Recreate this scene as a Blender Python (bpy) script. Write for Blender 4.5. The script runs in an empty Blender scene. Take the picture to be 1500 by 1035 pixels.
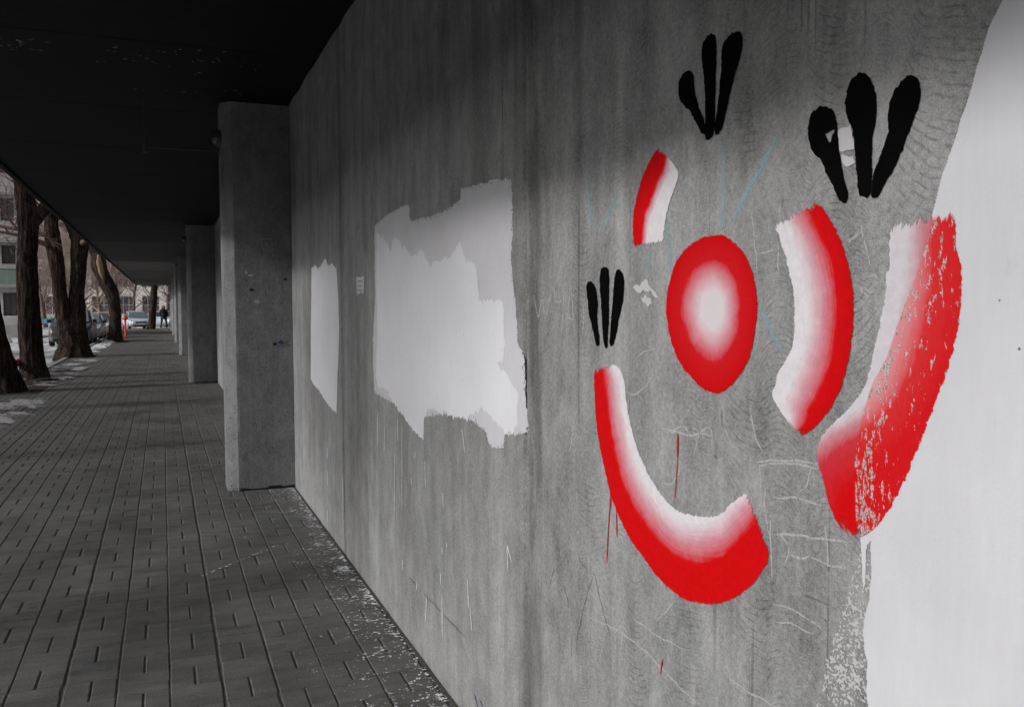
import bpy, bmesh, math, random
import numpy as np
from mathutils import Vector, Matrix, noise

# ---------------------------------------------------------------- camera, world, sun, exposure
scene = bpy.context.scene
COL = scene.collection
R = math.radians
CAM_H = 1.531
F_PX = 1256.95          # focal length for a 1500 px wide picture
YAW, PITCH, ROLL = 0.38609, 0.05388, -0.00327

def camera_axes():
    f = Vector((math.sin(YAW)*math.cos(PITCH), math.cos(YAW)*math.cos(PITCH), -math.sin(PITCH)))
    r = Vector((math.cos(YAW), -math.sin(YAW), 0))
    u = r.cross(f)
    c, s = math.cos(ROLL), math.sin(ROLL)
    return c*r + s*u, -s*r + c*u, f
AX = camera_axes()
cd = bpy.data.cameras.new('camera')
cd.sensor_width = 36.0
cd.lens = F_PX/1500*36
cd.clip_start = 0.05
cd.clip_end = 3000
cam = bpy.data.objects.new('camera', cd)
COL.objects.link(cam)
cam.matrix_world = Matrix.Translation((0, 0, CAM_H)) @ Matrix((AX[0], AX[1], -AX[2])).transposed().to_4x4()
scene.camera = cam

SUN_AZ_FWD = R(-8.0)     # sun stands to the left of the arcade, a touch behind the camera
SUN_SLOPE = 0.494
sun_dir = Vector((-math.cos(SUN_AZ_FWD), math.sin(SUN_AZ_FWD), SUN_SLOPE*math.cos(SUN_AZ_FWD))).normalized()
world = bpy.data.worlds.new('World')
scene.world = world
world.use_nodes = True
wn = world.node_tree
bg = wn.nodes['Background']
sky = wn.nodes.new('ShaderNodeTexSky')
sky.sky_type = 'NISHITA'
sky.sun_disc = False
sky.sun_elevation = math.asin(sun_dir.z)
sky.sun_rotation = math.atan2(sun_dir.x, sun_dir.y)
sky.dust_density = 6.0
sky.air_density = 1.0
hs = wn.nodes.new('ShaderNodeHueSaturation')
hs.inputs['Saturation'].default_value = 0.12
wn.links.new(sky.outputs[0], hs.inputs['Color'])
wn.links.new(hs.outputs[0], bg.inputs[0])
bg.inputs[1].default_value = 0.122
sd = bpy.data.lights.new('sun', 'SUN')
sd.energy = 2.4
sd.angle = R(3.0)
sd.color = (1.0, 0.985, 0.972)
sun = bpy.data.objects.new('sun', sd)
COL.objects.link(sun)
sun.rotation_euler = (-sun_dir).to_track_quat('-Z', 'Y').to_euler()
sun.location = (-30, 0, 20)
scene.view_settings.view_transform = 'Standard'
scene.view_settings.look = 'None'
scene.view_settings.gamma = 1.0
scene.view_settings.exposure = -0.3
scene.view_settings.use_curve_mapping = False
scene.cycles.max_bounces = 6
scene.cycles.transparent_max_bounces = 12

# ---------------------------------------------------------------- helpers
rng = random.Random(7)

def link(o, parent=None):
    COL.objects.link(o)
    if parent is not None:
        o.parent = parent
    return o

def tag(o, label=None, cat=None, group=None, kind=None):
    if label: o['label'] = label
    if cat: o['category'] = cat
    if group: o['group'] = group
    if kind: o['kind'] = kind
    return o

def empty(name, loc=(0, 0, 0)):
    o = bpy.data.objects.new(name, None)
    o.empty_display_size = 0.2
    o.location = loc
    return link(o)

class MB:
    """collects vertices and faces; build() links them as one mesh object"""
    def __init__(self):
        self.v, self.f, self.m = [], [], []
    def add(self, verts, faces, mi=0):
        b = len(self.v)
        self.v += [tuple(p) for p in verts]
        self.f += [tuple(b+i for i in f) for f in faces]
        self.m += [mi]*len(faces)
        return self
    def box(self, x0, x1, y0, y1, z0, z1, mi=0):
        v = [(x0,y0,z0),(x1,y0,z0),(x1,y1,z0),(x0,y1,z0),(x0,y0,z1),(x1,y0,z1),(x1,y1,z1),(x0,y1,z1)]
        return self.add(v, [(0,3,2,1),(4,5,6,7),(0,1,5,4),(1,2,6,5),(2,3,7,6),(3,0,4,7)], mi)
    def quad(self, a, b, c, d, mi=0):
        return self.add([a, b, c, d], [(0,1,2,3)], mi)
    def tube(self, pts, radii, seg=8, cap=True, mi=0, rough=None):
        pts = [Vector(p) for p in pts]
        n = len(pts)
        base = len(self.v)
        ref = None
        for i, p in enumerate(pts):
            d = (pts[min(i+1, n-1)] - pts[max(i-1, 0)])
            if d.length < 1e-9: d = Vector((0, 0, 1))
            d.normalize()
            if ref is None:
                ref = d.orthogonal().normalized()
            ref = (ref - d*ref.dot(d))
            ref = ref.normalized() if ref.length > 1e-6 else d.orthogonal().normalized()
            bi = d.cross(ref)
            for k in range(seg):
                a = 2*math.pi*k/seg
                r = radii[i]
                if rough: r *= rough(a, p, i)
                self.v.append(tuple(p + ref*(math.cos(a)*r) + bi*(math.sin(a)*r)))
        for i in range(n-1):
            for k in range(seg):
                k2 = (k+1) % seg
                self.f.append((base+i*seg+k, base+i*seg+k2, base+(i+1)*seg+k2, base+(i+1)*seg+k))
                self.m.append(mi)
        if cap:
            self.f.append(tuple(base+k for k in range(seg))[::-1]); self.m.append(mi)
            self.f.append(tuple(base+(n-1)*seg+k for k in range(seg))); self.m.append(mi)
        return self
    def mesh(self, name, mats, smooth=False):
        me = bpy.data.meshes.new(name)
        me.from_pydata(self.v, [], self.f)
        for m in (mats if isinstance(mats, (list, tuple)) else [mats]):
            me.materials.append(m)
        if any(self.m):
            me.polygons.foreach_set('material_index', self.m)
        if smooth:
            me.polygons.foreach_set('use_smooth', [True]*len(self.f))
        me.update()
        return me
    def build(self, name, mats, parent=None, smooth=False, loc=None):
        o = bpy.data.objects.new(name, self.mesh(name, mats, smooth))
        if loc is not None: o.location = loc
        return link(o, parent)

def bevelled(o, w=0.01, seg=2):
    m = o.modifiers.new('bevel', 'BEVEL')
    m.width = w; m.segments = seg; m.limit_method = 'ANGLE'
    return o

# ---------------------------------------------------------------- node helpers
class NT:
    def __init__(self, name):
        self.mat = bpy.data.materials.new(name)
        self.mat.use_nodes = True
        self.t = self.mat.node_tree
        self.bsdf = self.t.nodes['Principled BSDF']
        self.out = self.t.nodes['Material Output']
    def n(self, typ, **kw):
        nd = self.t.nodes.new(typ)
        for k, v in kw.items():
            setattr(nd, k, v)
        return nd
    def l(self, a, b):
        self.t.links.new(a, b)
    def val(self, sock, v):
        if hasattr(v, 'is_output') or hasattr(v, 'links'):
            self.l(v, sock)
        else:
            sock.default_value = v
    def math(self, op, a, b=None, c=None, clamp=False):
        m = self.n('ShaderNodeMath', operation=op, use_clamp=clamp)
        self.val(m.inputs[0], a)
        if b is not None: self.val(m.inputs[1], b)
        if c is not None: self.val(m.inputs[2], c)
        return m.outputs[0]
    def pos(self):
        return self.n('ShaderNodeNewGeometry').outputs['Position']
    def objco(self):
        return self.n('ShaderNodeTexCoord').outputs['Object']
    def scale(self, vec, s):
        m = self.n('ShaderNodeVectorMath', operation='MULTIPLY')
        self.l(vec, m.inputs[0]); m.inputs[1].default_value = s
        return m.outputs[0]
    def addv(self, a, b):
        m = self.n('ShaderNodeVectorMath', operation='ADD')
        self.val(m.inputs[0], a); self.val(m.inputs[1], b)
        return m.outputs[0]
    def noise(self, vec, scale=5, detail=4, rough=0.55, dist=0.0):
        nd = self.n('ShaderNodeTexNoise')
        nd.inputs['Scale'].default_value = scale
        nd.inputs['Detail'].default_value = detail
        nd.inputs['Roughness'].default_value = rough
        nd.inputs['Distortion'].default_value = dist
        if vec is not None: self.l(vec, nd.inputs['Vector'])
        return nd.outputs['Fac']
    def sm(self, v, a, b, lo=0.0, hi=1.0):
        m = self.n('ShaderNodeMapRange', interpolation_type='SMOOTHSTEP')
        self.val(m.inputs[0], v)
        for i, x in zip((1, 2, 3, 4), (a, b, lo, hi)): m.inputs[i].default_value = x
        return m.outputs[0]
    def lin(self, v, a, b, lo=0.0, hi=1.0):
        m = self.n('ShaderNodeMapRange')
        self.val(m.inputs[0], v)
        for i, x in zip((1, 2, 3, 4), (a, b, lo, hi)): m.inputs[i].default_value = x
        return m.outputs[0]
    def mix(self, fac, a, b, mode='MIX'):
        m = self.n('ShaderNodeMix', data_type='RGBA', blend_type=mode)
        self.val(m.inputs[0], fac)
        for s, v in ((m.inputs[6], a), (m.inputs[7], b)):
            if isinstance(v, (tuple, list)): s.default_value = tuple(v)[:3] + (1,)
            else: self.l(v, s)
        return m.outputs[2]
    def ramp(self, fac, stops):
        r = self.n('ShaderNodeValToRGB')
        e = r.color_ramp.elements
        while len(e) < len(stops): e.new(0.5)
        for el, (p, c) in zip(e, stops):
            el.position = p
            el.color = (c, c, c, 1) if isinstance(c, (int, float)) else tuple(c) + (1,)
        self.l(fac, r.inputs[0])
        return r.outputs[0]
    def bump(self, h, strength=0.3, dist=0.01, prev=None):
        b = self.n('ShaderNodeBump')
        b.inputs['Strength'].default_value = strength
        b.inputs['Distance'].default_value = dist
        self.l(h, b.inputs['Height'])
        if prev is not None: self.l(prev, b.inputs['Normal'])
        return b.outputs[0]
    def done(self, color, rough=0.7, normal=None, metal=0.0, spec=0.5):
        b = self.bsdf
        if isinstance(color, (tuple, list)): b.inputs['Base Color'].default_value = tuple(color)[:3] + (1,)
        else: self.l(color, b.inputs['Base Color'])
        self.val(b.inputs['Roughness'], rough)
        b.inputs['Metallic'].default_value = metal
        b.inputs['Specular IOR Level'].default_value = spec
        if normal is not None: self.l(normal, b.inputs['Normal'])
        return self.mat
    def sep(self, vec):
        s = self.n('ShaderNodeSeparateXYZ'); self.l(vec, s.inputs[0]); return s.outputs
    def comb(self, x, y, z=0.0):
        c = self.n('ShaderNodeCombineXYZ')
        self.val(c.inputs[0], x); self.val(c.inputs[1], y); self.val(c.inputs[2], z)
        return c.outputs[0]

M = {}
def simple(name, col, rough=0.6, var=0.12, scale=6, metal=0.0, bump=0.0, spec=0.5):
    t = NT(name)
    f = t.noise(t.objco(), scale, 5, 0.6)
    k = t.lin(f, 0.3, 0.7, 1-var, 1+var)
    c = t.mix(1.0, col, t.comb(k, k, k), 'MULTIPLY')
    nrm = t.bump(f, bump, 0.02) if bump else None
    M[name] = t.done(c, rough, nrm, metal, spec)
    return M[name]

def concrete(name, base, trowel=False, pits=0.0, stain=1.0):
    t = NT(name)
    P = t.pos()
    x, y, z = t.sep(P)
    # board-mark streaks: stretched strongly along the height
    streak = t.noise(t.scale(P, (1.0, 1.0, 0.05)), 9, 6, 0.6)
    streak2 = t.noise(t.scale(P, (1.0, 1.0, 0.02)), 26, 4, 0.6)
    blotch = t.noise(P, 2.3, 6, 0.62, 0.5)
    fine = t.noise(P, 90, 4, 0.7)
    grain = t.noise(P, 420, 2, 0.5)
    f = t.math('ADD', t.math('MULTIPLY', t.math('SUBTRACT', streak, 0.5), 0.75*stain),
               t.math('MULTIPLY', t.math('SUBTRACT', streak2, 0.5), 0.14*stain))
    f = t.math('ADD', f, t.math('MULTIPLY', t.math('SUBTRACT', blotch, 0.5), 0.85))
    f = t.math('ADD', f, t.math('MULTIPLY', t.math('SUBTRACT', fine, 0.5), 1.25))
    f = t.math('ADD', f, t.math('MULTIPLY', t.math('SUBTRACT', grain, 0.5), 1.3))
    mott = t.noise(t.scale(P, (1, 1, 0.55)), 13, 5, 0.65, 0.6)
    f = t.math('ADD', f, t.math('MULTIPLY', t.math('SUBTRACT', mott, 0.5), 1.0))
    k = t.math('ADD', f, 1.0)
    # pores and small bug holes
    pv_ = t.n('ShaderNodeTexVoronoi'); pv_.inputs['Scale'].default_value = 46
    t.l(P, pv_.inputs['Vector'])
    pw = t.n('ShaderNodeTexWhiteNoise', noise_dimensions='3D'); t.l(pv_.outputs['Position'], pw.inputs['Vector'])
    pore = t.math('MULTIPLY', t.sm(pv_.outputs['Distance'], 0.11, 0.06), t.math('GREATER_THAN', pw.outputs['Value'], 0.93))
    k = t.math('MULTIPLY', k, t.lin(pore, 0, 1, 1.0, 0.35))
    # loose dark smears
    smr = t.math('MULTIPLY', t.sm(t.noise(t.scale(P, (1, 1, 0.3)), 4.2, 5, 0.7, 1.2), 0.60, 0.72), t.sm(mott, 0.42, 0.6))
    k = t.math('MULTIPLY', k, t.lin(smr, 0, 1, 1.0, 0.72))
    height = t.math('ADD', t.math('MULTIPLY', fine, 0.5), t.math('MULTIPLY', streak2, 0.6))
    # hair-thin dark vertical run marks with broken ends
    run = t.noise(t.scale(P, (1.0, 1.0, 0.012)), 60, 2, 0.5)
    gate = t.noise(t.scale(P, (1, 1, 0.6)), 3.1, 3, 0.6)
    runs = t.math('MULTIPLY', t.sm(run, 0.66, 0.72), t.sm(gate, 0.5, 0.62))
    k = t.math('MULTIPLY', k, t.lin(runs, 0, 1, 1.0, 0.6))
    # long dark damp runs that hang from the top of the wall
    damp = t.noise(t.scale(P, (1.0, 1.0, 0.06)), 5.5, 4, 0.55)
    dk = t.math('MULTIPLY', t.sm(damp, 0.57, 0.68), t.sm(t.math('ADD', z, t.math('MULTIPLY', blotch, 1.2)), 1.6, 3.2))
    k = t.math('MULTIPLY', k, t.lin(dk, 0, 1, 1.0, 0.78))
    # faint tone steps between the formwork boards
    bw = t.math('DIVIDE', t.math('ADD', y, t.math('MULTIPLY', t.math('SUBTRACT', t.noise(t.scale(P, (1, 1, 0.25)), 2.0, 2), 0.5), 0.10)), 0.137)
    bwn = t.n('ShaderNodeTexWhiteNoise', noise_dimensions='1D'); t.l(t.math('FLOOR', bw), bwn.inputs['W'])
    k = t.math('MULTIPLY', k, t.lin(bwn.outputs['Value'], 0, 1, 0.95, 1.045))
    # dark seepage along the panel joints
    dj = t.math('MULTIPLY', t.math('ABSOLUTE', t.math('SUBTRACT', t.math('FRACT', t.math('ADD', t.math('DIVIDE', t.math('SUBTRACT', y, 2.405), 2.885), 0.5)), 0.5)), 2.885)
    seep = t.math('MULTIPLY', t.sm(t.math('ADD', dj, t.math('MULTIPLY', t.math('SUBTRACT', damp, 0.5), 0.12)), 0.075, 0.0), t.sm(t.noise(t.scale(P, (1, 1, 0.18)), 7, 4, 0.6), 0.36, 0.62))
    k = t.math('MULTIPLY', k, t.lin(seep, 0, 1, 1.0, 0.62))
    # the broad leak stain that runs down the joint between the cover-up patch and the mural
    lk = t.math('ADD', t.math('SUBTRACT', y, 2.335), t.math('MULTIPLY', t.math('SUBTRACT', damp, 0.5), 0.22))
    lk = t.math('MULTIPLY', t.sm(t.math('ABSOLUTE', lk), 0.085, 0.03), t.sm(t.noise(t.scale(P, (1, 1, 0.2)), 11, 5, 0.65), 0.30, 0.58))
    k = t.math('MULTIPLY', k, t.lin(lk, 0, 1, 1.0, 0.60))
    if trowel:
        warp = t.math('MULTIPLY', t.math('SUBTRACT', t.noise(t.scale(P, (1, 1, 0.5)), 2.6, 2), 0.5), 0.22)
        for (w, per, sgn, seed, lo, dark) in ((0.075, 0.0075, 1.0, 0.0, 0.52, 0.79), (0.15, 0.0115, 1.0, 5.3, 0.56, 0.74), (0.115, 0.0095, -1.0, 11.7, 0.55, 0.78), (0.23, 0.0150, -1.0, 17.9, 0.58, 0.70)):
            c = t.math('DIVIDE', t.math('ADD', t.math('ADD', y, warp), seed), w)
            cell = t.math('FLOOR', c)
            fx = t.math('SUBTRACT', t.math('FRACT', c), 0.5)
            wnz = t.n('ShaderNodeTexWhiteNoise', noise_dimensions='1D')
            t.l(t.math('ADD', cell, seed), wnz.inputs['W'])
            rv = wnz.outputs['Value']
            # trowel sweeps: stacked half circles
            arc = t.math('SQRT', t.math('MAXIMUM', t.math('SUBTRACT', 0.27, t.math('MULTIPLY', fx, fx)), 0.0))
            arc = t.math('MULTIPLY', arc, w*sgn)
            ph = t.math('DIVIDE', t.math('SUBTRACT', z, arc), per/(2*math.pi))
            ph = t.math('ADD', ph, t.math('MULTIPLY', t.noise(t.addv(P, (seed, 0, 0)), 6, 4, 0.6), 16.0))
            ph = t.math('ADD', ph, t.math('MULTIPLY', rv, 40.0))
            ln = t.sm(t.math('SINE', ph), 0.50, 1.0)
            msk = t.noise(t.addv(t.scale(P, (1, 1, 0.6)), (seed*3.1, seed, 0)), 4.4, 3, 0.6)
            msk = t.math('ADD', msk, t.math('MULTIPLY', t.math('SUBTRACT', rv, 0.5), 0.30))
            msk = t.math('MULTIPLY', t.sm(msk, lo, lo+0.12), t.sm(t.math('ABSOLUTE', fx), 0.5, 0.42))
            brk = t.sm(t.noise(t.addv(P, (0, seed, 2)), 38, 3, 0.6), 0.34, 0.6)
            a = t.math('MULTIPLY', t.math('MULTIPLY', ln, msk), brk)
            k = t.math('MULTIPLY', k, t.lin(a, 0, 1, 1.0, dark))
            k = t.math('MULTIPLY', k, t.lin(msk, 0, 1, 1.0, 0.95))
            height = t.math('SUBTRACT', height, t.math('MULTIPLY', a, 0.4))
    if pits:
        v = t.n('ShaderNodeTexVoronoi'); v.inputs['Scale'].default_value = 38
        t.l(P, v.inputs['Vector'])
        sel = t.sm(t.noise(P, 7, 3), 0.46, 0.56)
        hole = t.math('MULTIPLY', t.sm(v.outputs['Distance'], 0.2, 0.08), sel)
        v2 = t.n('ShaderNodeTexVoronoi'); v2.inputs['Scale'].default_value = 120
        t.l(P, v2.inputs['Vector'])
        hole2 = t.sm(v2.outputs['Distance'], 0.24, 0.1)
        hole2 = t.math('MULTIPLY', hole2, t.sm(t.noise(P, 30, 2), 0.5, 0.6))
        hh = t.math('MAXIMUM', hole, hole2)
        k = t.math('MULTIPLY', k, t.lin(hh, 0, 1, 1.0, 1-pits))
        height = t.math('SUBTRACT', height, t.math('MULTIPLY', hh, 2.0))
    warm = t.noise(t.scale(P, (1, 1, 0.3)), 1.1, 3)
    col = t.mix(t.sm(warm, 0.4, 0.65), base, (base[0]*1.01, base[1]*0.995, base[2]*0.985))
    c = t.mix(1.0, col, t.comb(k, k, k), 'MULTIPLY')
    M[name] = t.done(c, 0.82, t.bump(height, 0.6 if pits else 0.4, 0.006 if pits else 0.004), 0, 0.35)
    return M[name]

concrete('wall_concrete', (0.305, 0.308, 0.310))
concrete('wall_concrete_trowelled', (0.312, 0.315, 0.317), trowel=True)
concrete('pillar_concrete', (0.215, 0.218, 0.225), pits=0.85, stain=0.5)

def pavers_mat():
    t = NT('paver_concrete')
    P = t.pos()
    g = t.n('ShaderNodeNewGeometry'); oi = t.n('ShaderNodeObjectInfo')
    r = t.math('FRACT', t.math('ADD', g.outputs['Random Per Island'], oi.outputs['Random']))
    big = t.noise(P, 1.3, 5, 0.6, 0.4)
    mid = t.noise(t.scale(P, (0.5, 1.5, 1)), 9, 5, 0.65)
    fine = t.noise(P, 120, 4, 0.7)
    k = t.math('ADD', 1.0, t.math('MULTIPLY', t.math('SUBTRACT', r, 0.5), 0.2))
    k = t.math('ADD', k, t.math('MULTIPLY', t.math('SUBTRACT', big, 0.5), 1.15))
    k = t.math('ADD', k, t.math('MULTIPLY', t.math('SUBTRACT', mid, 0.5), 1.5))
    k = t.math('ADD', k, t.math('MULTIPLY', t.math('SUBTRACT', fine, 0.5), 2.4))
    # dark oily spots and scuffs
    sp = t.sm(t.noise(t.scale(P, (0.8, 1.6, 1)), 6.5, 3, 0.5), 0.68, 0.73)
    k = t.math('MULTIPLY', k, t.lin(sp, 0, 1, 1, 0.5))
    hue = t.noise(P, 0.9, 3)
    col = t.mix(t.sm(hue, 0.4, 0.62), (0.125, 0.119, 0.112), (0.115, 0.114, 0.113))
    c = t.mix(1.0, col, t.comb(k, k, k), 'MULTIPLY')
    rough = t.lin(big, 0.35, 0.65, 0.38, 0.66)
    M['paver'] = t.done(c, rough, t.bump(t.math('ADD', fine, mid), 0.8, 0.006), 0, 0.4)
pavers_mat()

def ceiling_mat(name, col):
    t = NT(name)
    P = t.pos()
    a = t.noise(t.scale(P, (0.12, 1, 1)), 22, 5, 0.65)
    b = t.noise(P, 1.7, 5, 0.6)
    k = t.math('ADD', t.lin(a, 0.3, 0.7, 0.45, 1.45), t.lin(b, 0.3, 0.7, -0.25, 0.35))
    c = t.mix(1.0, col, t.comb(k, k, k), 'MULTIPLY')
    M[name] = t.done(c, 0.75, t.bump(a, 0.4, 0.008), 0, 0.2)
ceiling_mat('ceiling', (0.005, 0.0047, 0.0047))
ceiling_mat('ceiling_dark_grey', (0.016, 0.0152, 0.015))
ceiling_mat('ceiling_mid_grey', (0.045, 0.0435, 0.043))
ceiling_mat('ceiling_light_grey', (0.12, 0.116, 0.113))

def paint_white(name, col, grime=0.1):
    t = NT(name)
    P = t.pos()
    a = t.noise(P, 3, 5, 0.6)
    b = t.noise(t.scale(P, (1, 1, 0.12)), 70, 4, 0.65)
    k = t.math('ADD', t.lin(a, 0.3, 0.7, 1-grime*0.6, 1+grime*0.3), t.lin(b, 0.3, 0.7, -0.02, 0.02))
    v = t.n('ShaderNodeTexVoronoi'); v.inputs['Scale'].default_value = 34
    t.l(P, v.inputs['Vector'])
    wsel = t.n('ShaderNodeTexWhiteNoise', noise_dimensions='3D'); t.l(v.outputs['Position'], wsel.inputs['Vector'])
    spot = t.math('MULTIPLY', t.sm(v.outputs['Distance'], 0.085, 0.05), t.math('GREATER_THAN', wsel.outputs['Value'], 0.80))
    k = t.math('MULTIPLY', k, t.lin(spot, 0, 1, 1, 0.2))
    sm = t.math('MULTIPLY', t.sm(t.noise(t.scale(P, (1, 2.2, 0.5)), 7, 4, 0.6), 0.66, 0.76), 0.14)
    k = t.math('SUBTRACT', k, sm)
    c = t.mix(1.0, col, t.comb(k, k, k), 'MULTIPLY')
    M[name] = t.done(c, 0.6, t.bump(t.noise(P, 160, 3), 0.25, 0.002), 0, 0.4)
paint_white('paint_white', (0.715, 0.715, 0.75), 0.14)
paint_white('paint_white_thin', (0.60, 0.585, 0.60))
paint_white('paint_white_left', (0.86, 0.86, 0.90), 0.08)
paint_white('paint_white_left_thin', (0.70, 0.695, 0.725), 0.12)

def stroke_mat(name, stops, tilt=0.0, end_fade=0.05, textured=False, low_end=0.05, end_red=0.0):
    """brushed paint: UV.x runs across the stroke (0 red edge .. 1 white edge), UV.y along it"""
    t = NT(name)
    uv = t.n('ShaderNodeUVMap').outputs[0]
    s, v, _ = t.sep(uv)
    P = t.pos()
    br = t.noise(t.comb(t.math('MULTIPLY', s, 46), t.math('MULTIPLY', v, 4.5), 0.3), 1.0, 5, 0.7)
    br2 = t.noise(t.comb(t.math('MULTIPLY', s, 130), t.math('MULTIPLY', v, 5), 4.3), 1.0, 3, 0.6)
    low = t.noise(t.comb(t.math('MULTIPLY', s, 2), t.math('MULTIPLY', v, 4), 7.7), 1.0, 3, 0.5)
    q = t.math('ADD', s, t.math('MULTIPLY', t.math('SUBTRACT', br, 0.5), 0.10))
    q = t.math('ADD', q, t.math('MULTIPLY', t.math('SUBTRACT', br2, 0.5), 0.13))
    q = t.math('ADD', q, t.math('MULTIPLY', t.math('SUBTRACT', low, 0.5), 0.16))
    q = t.math('ADD', q, t.math('MULTIPLY', t.math('SUBTRACT', v, 0.5), tilt))
    if end_red:
        q = t.math('SUBTRACT', q, t.math('MULTIPLY', t.sm(v, 0.52, 1.02), end_red))
    # the blend is scumbled, not airbrushed
    q = t.math('ADD', q, t.math('MULTIPLY', t.math('SUBTRACT', t.noise(P, 34, 5, 0.7), 0.5), 0.12))
    col = t.ramp(q, stops)
    thin_ = t.lin(t.noise(P, 60, 4, 0.7), 0.3, 0.7, 0.9, 1.06)
    col = t.mix(1.0, col, t.comb(thin_, thin_, thin_), 'MULTIPLY')
    h = t.math('ADD', t.math('MULTIPLY', br2, 0.7), br)
    # ragged ends and edges: bristle-wide teeth
    e0 = t.math('MULTIPLY', v, 1.0)
    e1 = t.math('SUBTRACT', 1.0, v)
    tooth = t.noise(t.comb(t.math('MULTIPLY', s, 17), t.math('MULTIPLY', v, 9), 9.1), 1.0, 6, 0.72)
    tf = t.lin(tooth, 0.34, 0.66, 0.0, 1.0)
    a0 = t.sm(t.math('SUBTRACT', e0, t.math('MULTIPLY', tf, end_fade)), 0.0, 0.008)
    a1 = t.sm(t.math('SUBTRACT', e1, t.math('MULTIPLY', tf, low_end)), 0.0, 0.008)
    en = t.lin(t.noise(P, 95, 4, 0.75), 0.35, 0.75, 0.0, 1.0)
    ed = t.math('MINIMUM', s, t.math('SUBTRACT', 1.0, s))
    ae = t.sm(t.math('SUBTRACT', ed, t.math('MULTIPLY', en, 0.04)), 0.0, 0.008)
    alpha = t.math('MULTIPLY', t.math('MULTIPLY', a0, a1), ae)
    if textured:
        at = t.n('ShaderNodeAttribute', attribute_name='side')
        sd_ = at.outputs['Fac']
        on = t.sm(sd_, 0.0, 0.004)
        # on bare concrete the paint is thin and greyed; over the white coat it is thick and vivid
        thin = t.mix(t.lin(v, 0.5, 0.8, 0.12, 0.0), col, (0.27, 0.25, 0.26))
        q2 = t.math('SUBTRACT', q, 0.06)
        vivid = t.ramp(q2, [(0.0, (0.70, 0.008, 0.012)), (0.42, (0.72, 0.03, 0.035)), (0.62, (0.76, 0.22, 0.24)), (0.95, (0.74, 0.45, 0.48))])
        col = t.mix(on, thin, vivid)
        ridge = t.noise(t.scale(P, (1, 1, 0.4)), 130, 3, 0.65, 0.4)
        near = t.sm(sd_, 0.075, 0.0)
        lowm = t.sm(v, 0.62, 0.86)
        midm = t.sm(t.noise(t.scale(P, (1, 1, 0.4)), 14, 3, 0.6), 0.52, 0.68)
        dens = t.math('ADD', t.math('MULTIPLY', near, 0.085), t.math('ADD', t.math('MULTIPLY', lowm, 0.075), t.math('MULTIPLY', midm, 0.09)))
        fl = t.math('MULTIPLY', on, t.sm(t.math('ADD', ridge, dens), 0.625, 0.665))
        chips = t.mix(t.sm(t.noise(P, 300, 2), 0.45, 0.6), (0.62, 0.55, 0.55), (0.22, 0.2, 0.2))
        col = t.mix(t.math('MULTIPLY', fl, 0.85), col, chips)
        h = t.math('ADD', h, t.math('MULTIPLY', t.math('MULTIPLY', ridge, on), 4.0))
    t.done(col, 0.6, t.bump(h, 0.25, 0.002), 0, 0.12)
    tr = t.n('ShaderNodeBsdfTransparent')
    mx = t.n('ShaderNodeMixShader')
    t.l(alpha, mx.inputs[0]); t.l(tr.outputs[0], mx.inputs[1]); t.l(t.bsdf.outputs[0], mx.inputs[2])
    t.l(mx.outputs[0], t.out.inputs['Surface'])
    M[name] = t.mat
RED = (0.70, 0.002, 0.004)
DRED = (0.63, 0.001, 0.003)
PINK = (0.70, 0.30, 0.36)
WHT = (0.80, 0.765, 0.80)
stroke_mat('stroke_small_arc', [(0.0, DRED), (0.44, RED), (0.53, PINK), (0.64, WHT)], tilt=0.34, end_fade=0.08, low_end=0.06)
stroke_mat('stroke_smile', [(0.0, RED), (0.42, RED), (0.63, PINK), (0.86, WHT)], tilt=-0.02, end_fade=0.03, low_end=0.02, end_red=0.16)
stroke_mat('stroke_mid_arc', [(0.0, DRED), (0.27, RED), (0.50, PINK), (0.76, WHT)], tilt=0.0, end_fade=0.05, low_end=0.08)
stroke_mat('stroke_big_arc', [(0.0, RED), (0.45, (0.64, 0.03, 0.05)), (0.66, (0.66, 0.30, 0.34)), (0.86, (0.76, 0.72, 0.765))], tilt=-0.34, end_fade=0.045, low_end=0.09, textured=True, end_red=0.85)

def oval_mat():
    t = NT('stroke_oval')
    uv = t.n('ShaderNodeUVMap').outputs[0]
    s, a, _ = t.sep(uv)          # s = 0 at the heart, 1 at the rim
    P = t.pos()
    nz = t.noise(P, 22, 4, 0.65)
    nz2 = t.noise(t.scale(P, (1, 1, 1)), 90, 3, 0.6)
    q = t.math('ADD', s, t.math('MULTIPLY', t.math('SUBTRACT', nz, 0.5), 0.14))
    q = t.math('ADD', q, t.math('MULTIPLY', t.math('SUBTRACT', nz2, 0.5), 0.06))
    col = t.ramp(q, [(0.0, (0.72, 0.70, 0.71)), (0.24, (0.77, 0.68, 0.71)), (0.47, (0.71, 0.26, 0.31)), (0.64, (0.66, 0.01, 0.016)), (1.0, DRED)])
    t.done(col, 0.5, t.bump(t.math('ADD', nz, nz2), 0.35, 0.003), 0, 0.12)
    en = t.lin(t.noise(P, 120, 3, 0.7), 0.3, 0.7, 0.0, 1.0)
    alpha = t.sm(t.math('SUBTRACT', t.math('SUBTRACT', 1.0, s), t.math('MULTIPLY', en, 0.035)), 0.0, 0.008)
    tr = t.n('ShaderNodeBsdfTransparent'); mx = t.n('ShaderNodeMixShader')
    t.l(alpha, mx.inputs[0]); t.l(tr.outputs[0], mx.inputs[1]); t.l(t.bsdf.outputs[0], mx.inputs[2])
    t.l(mx.outputs[0], t.out.inputs['Surface'])
    M['stroke_oval'] = t.mat
oval_mat()

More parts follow.
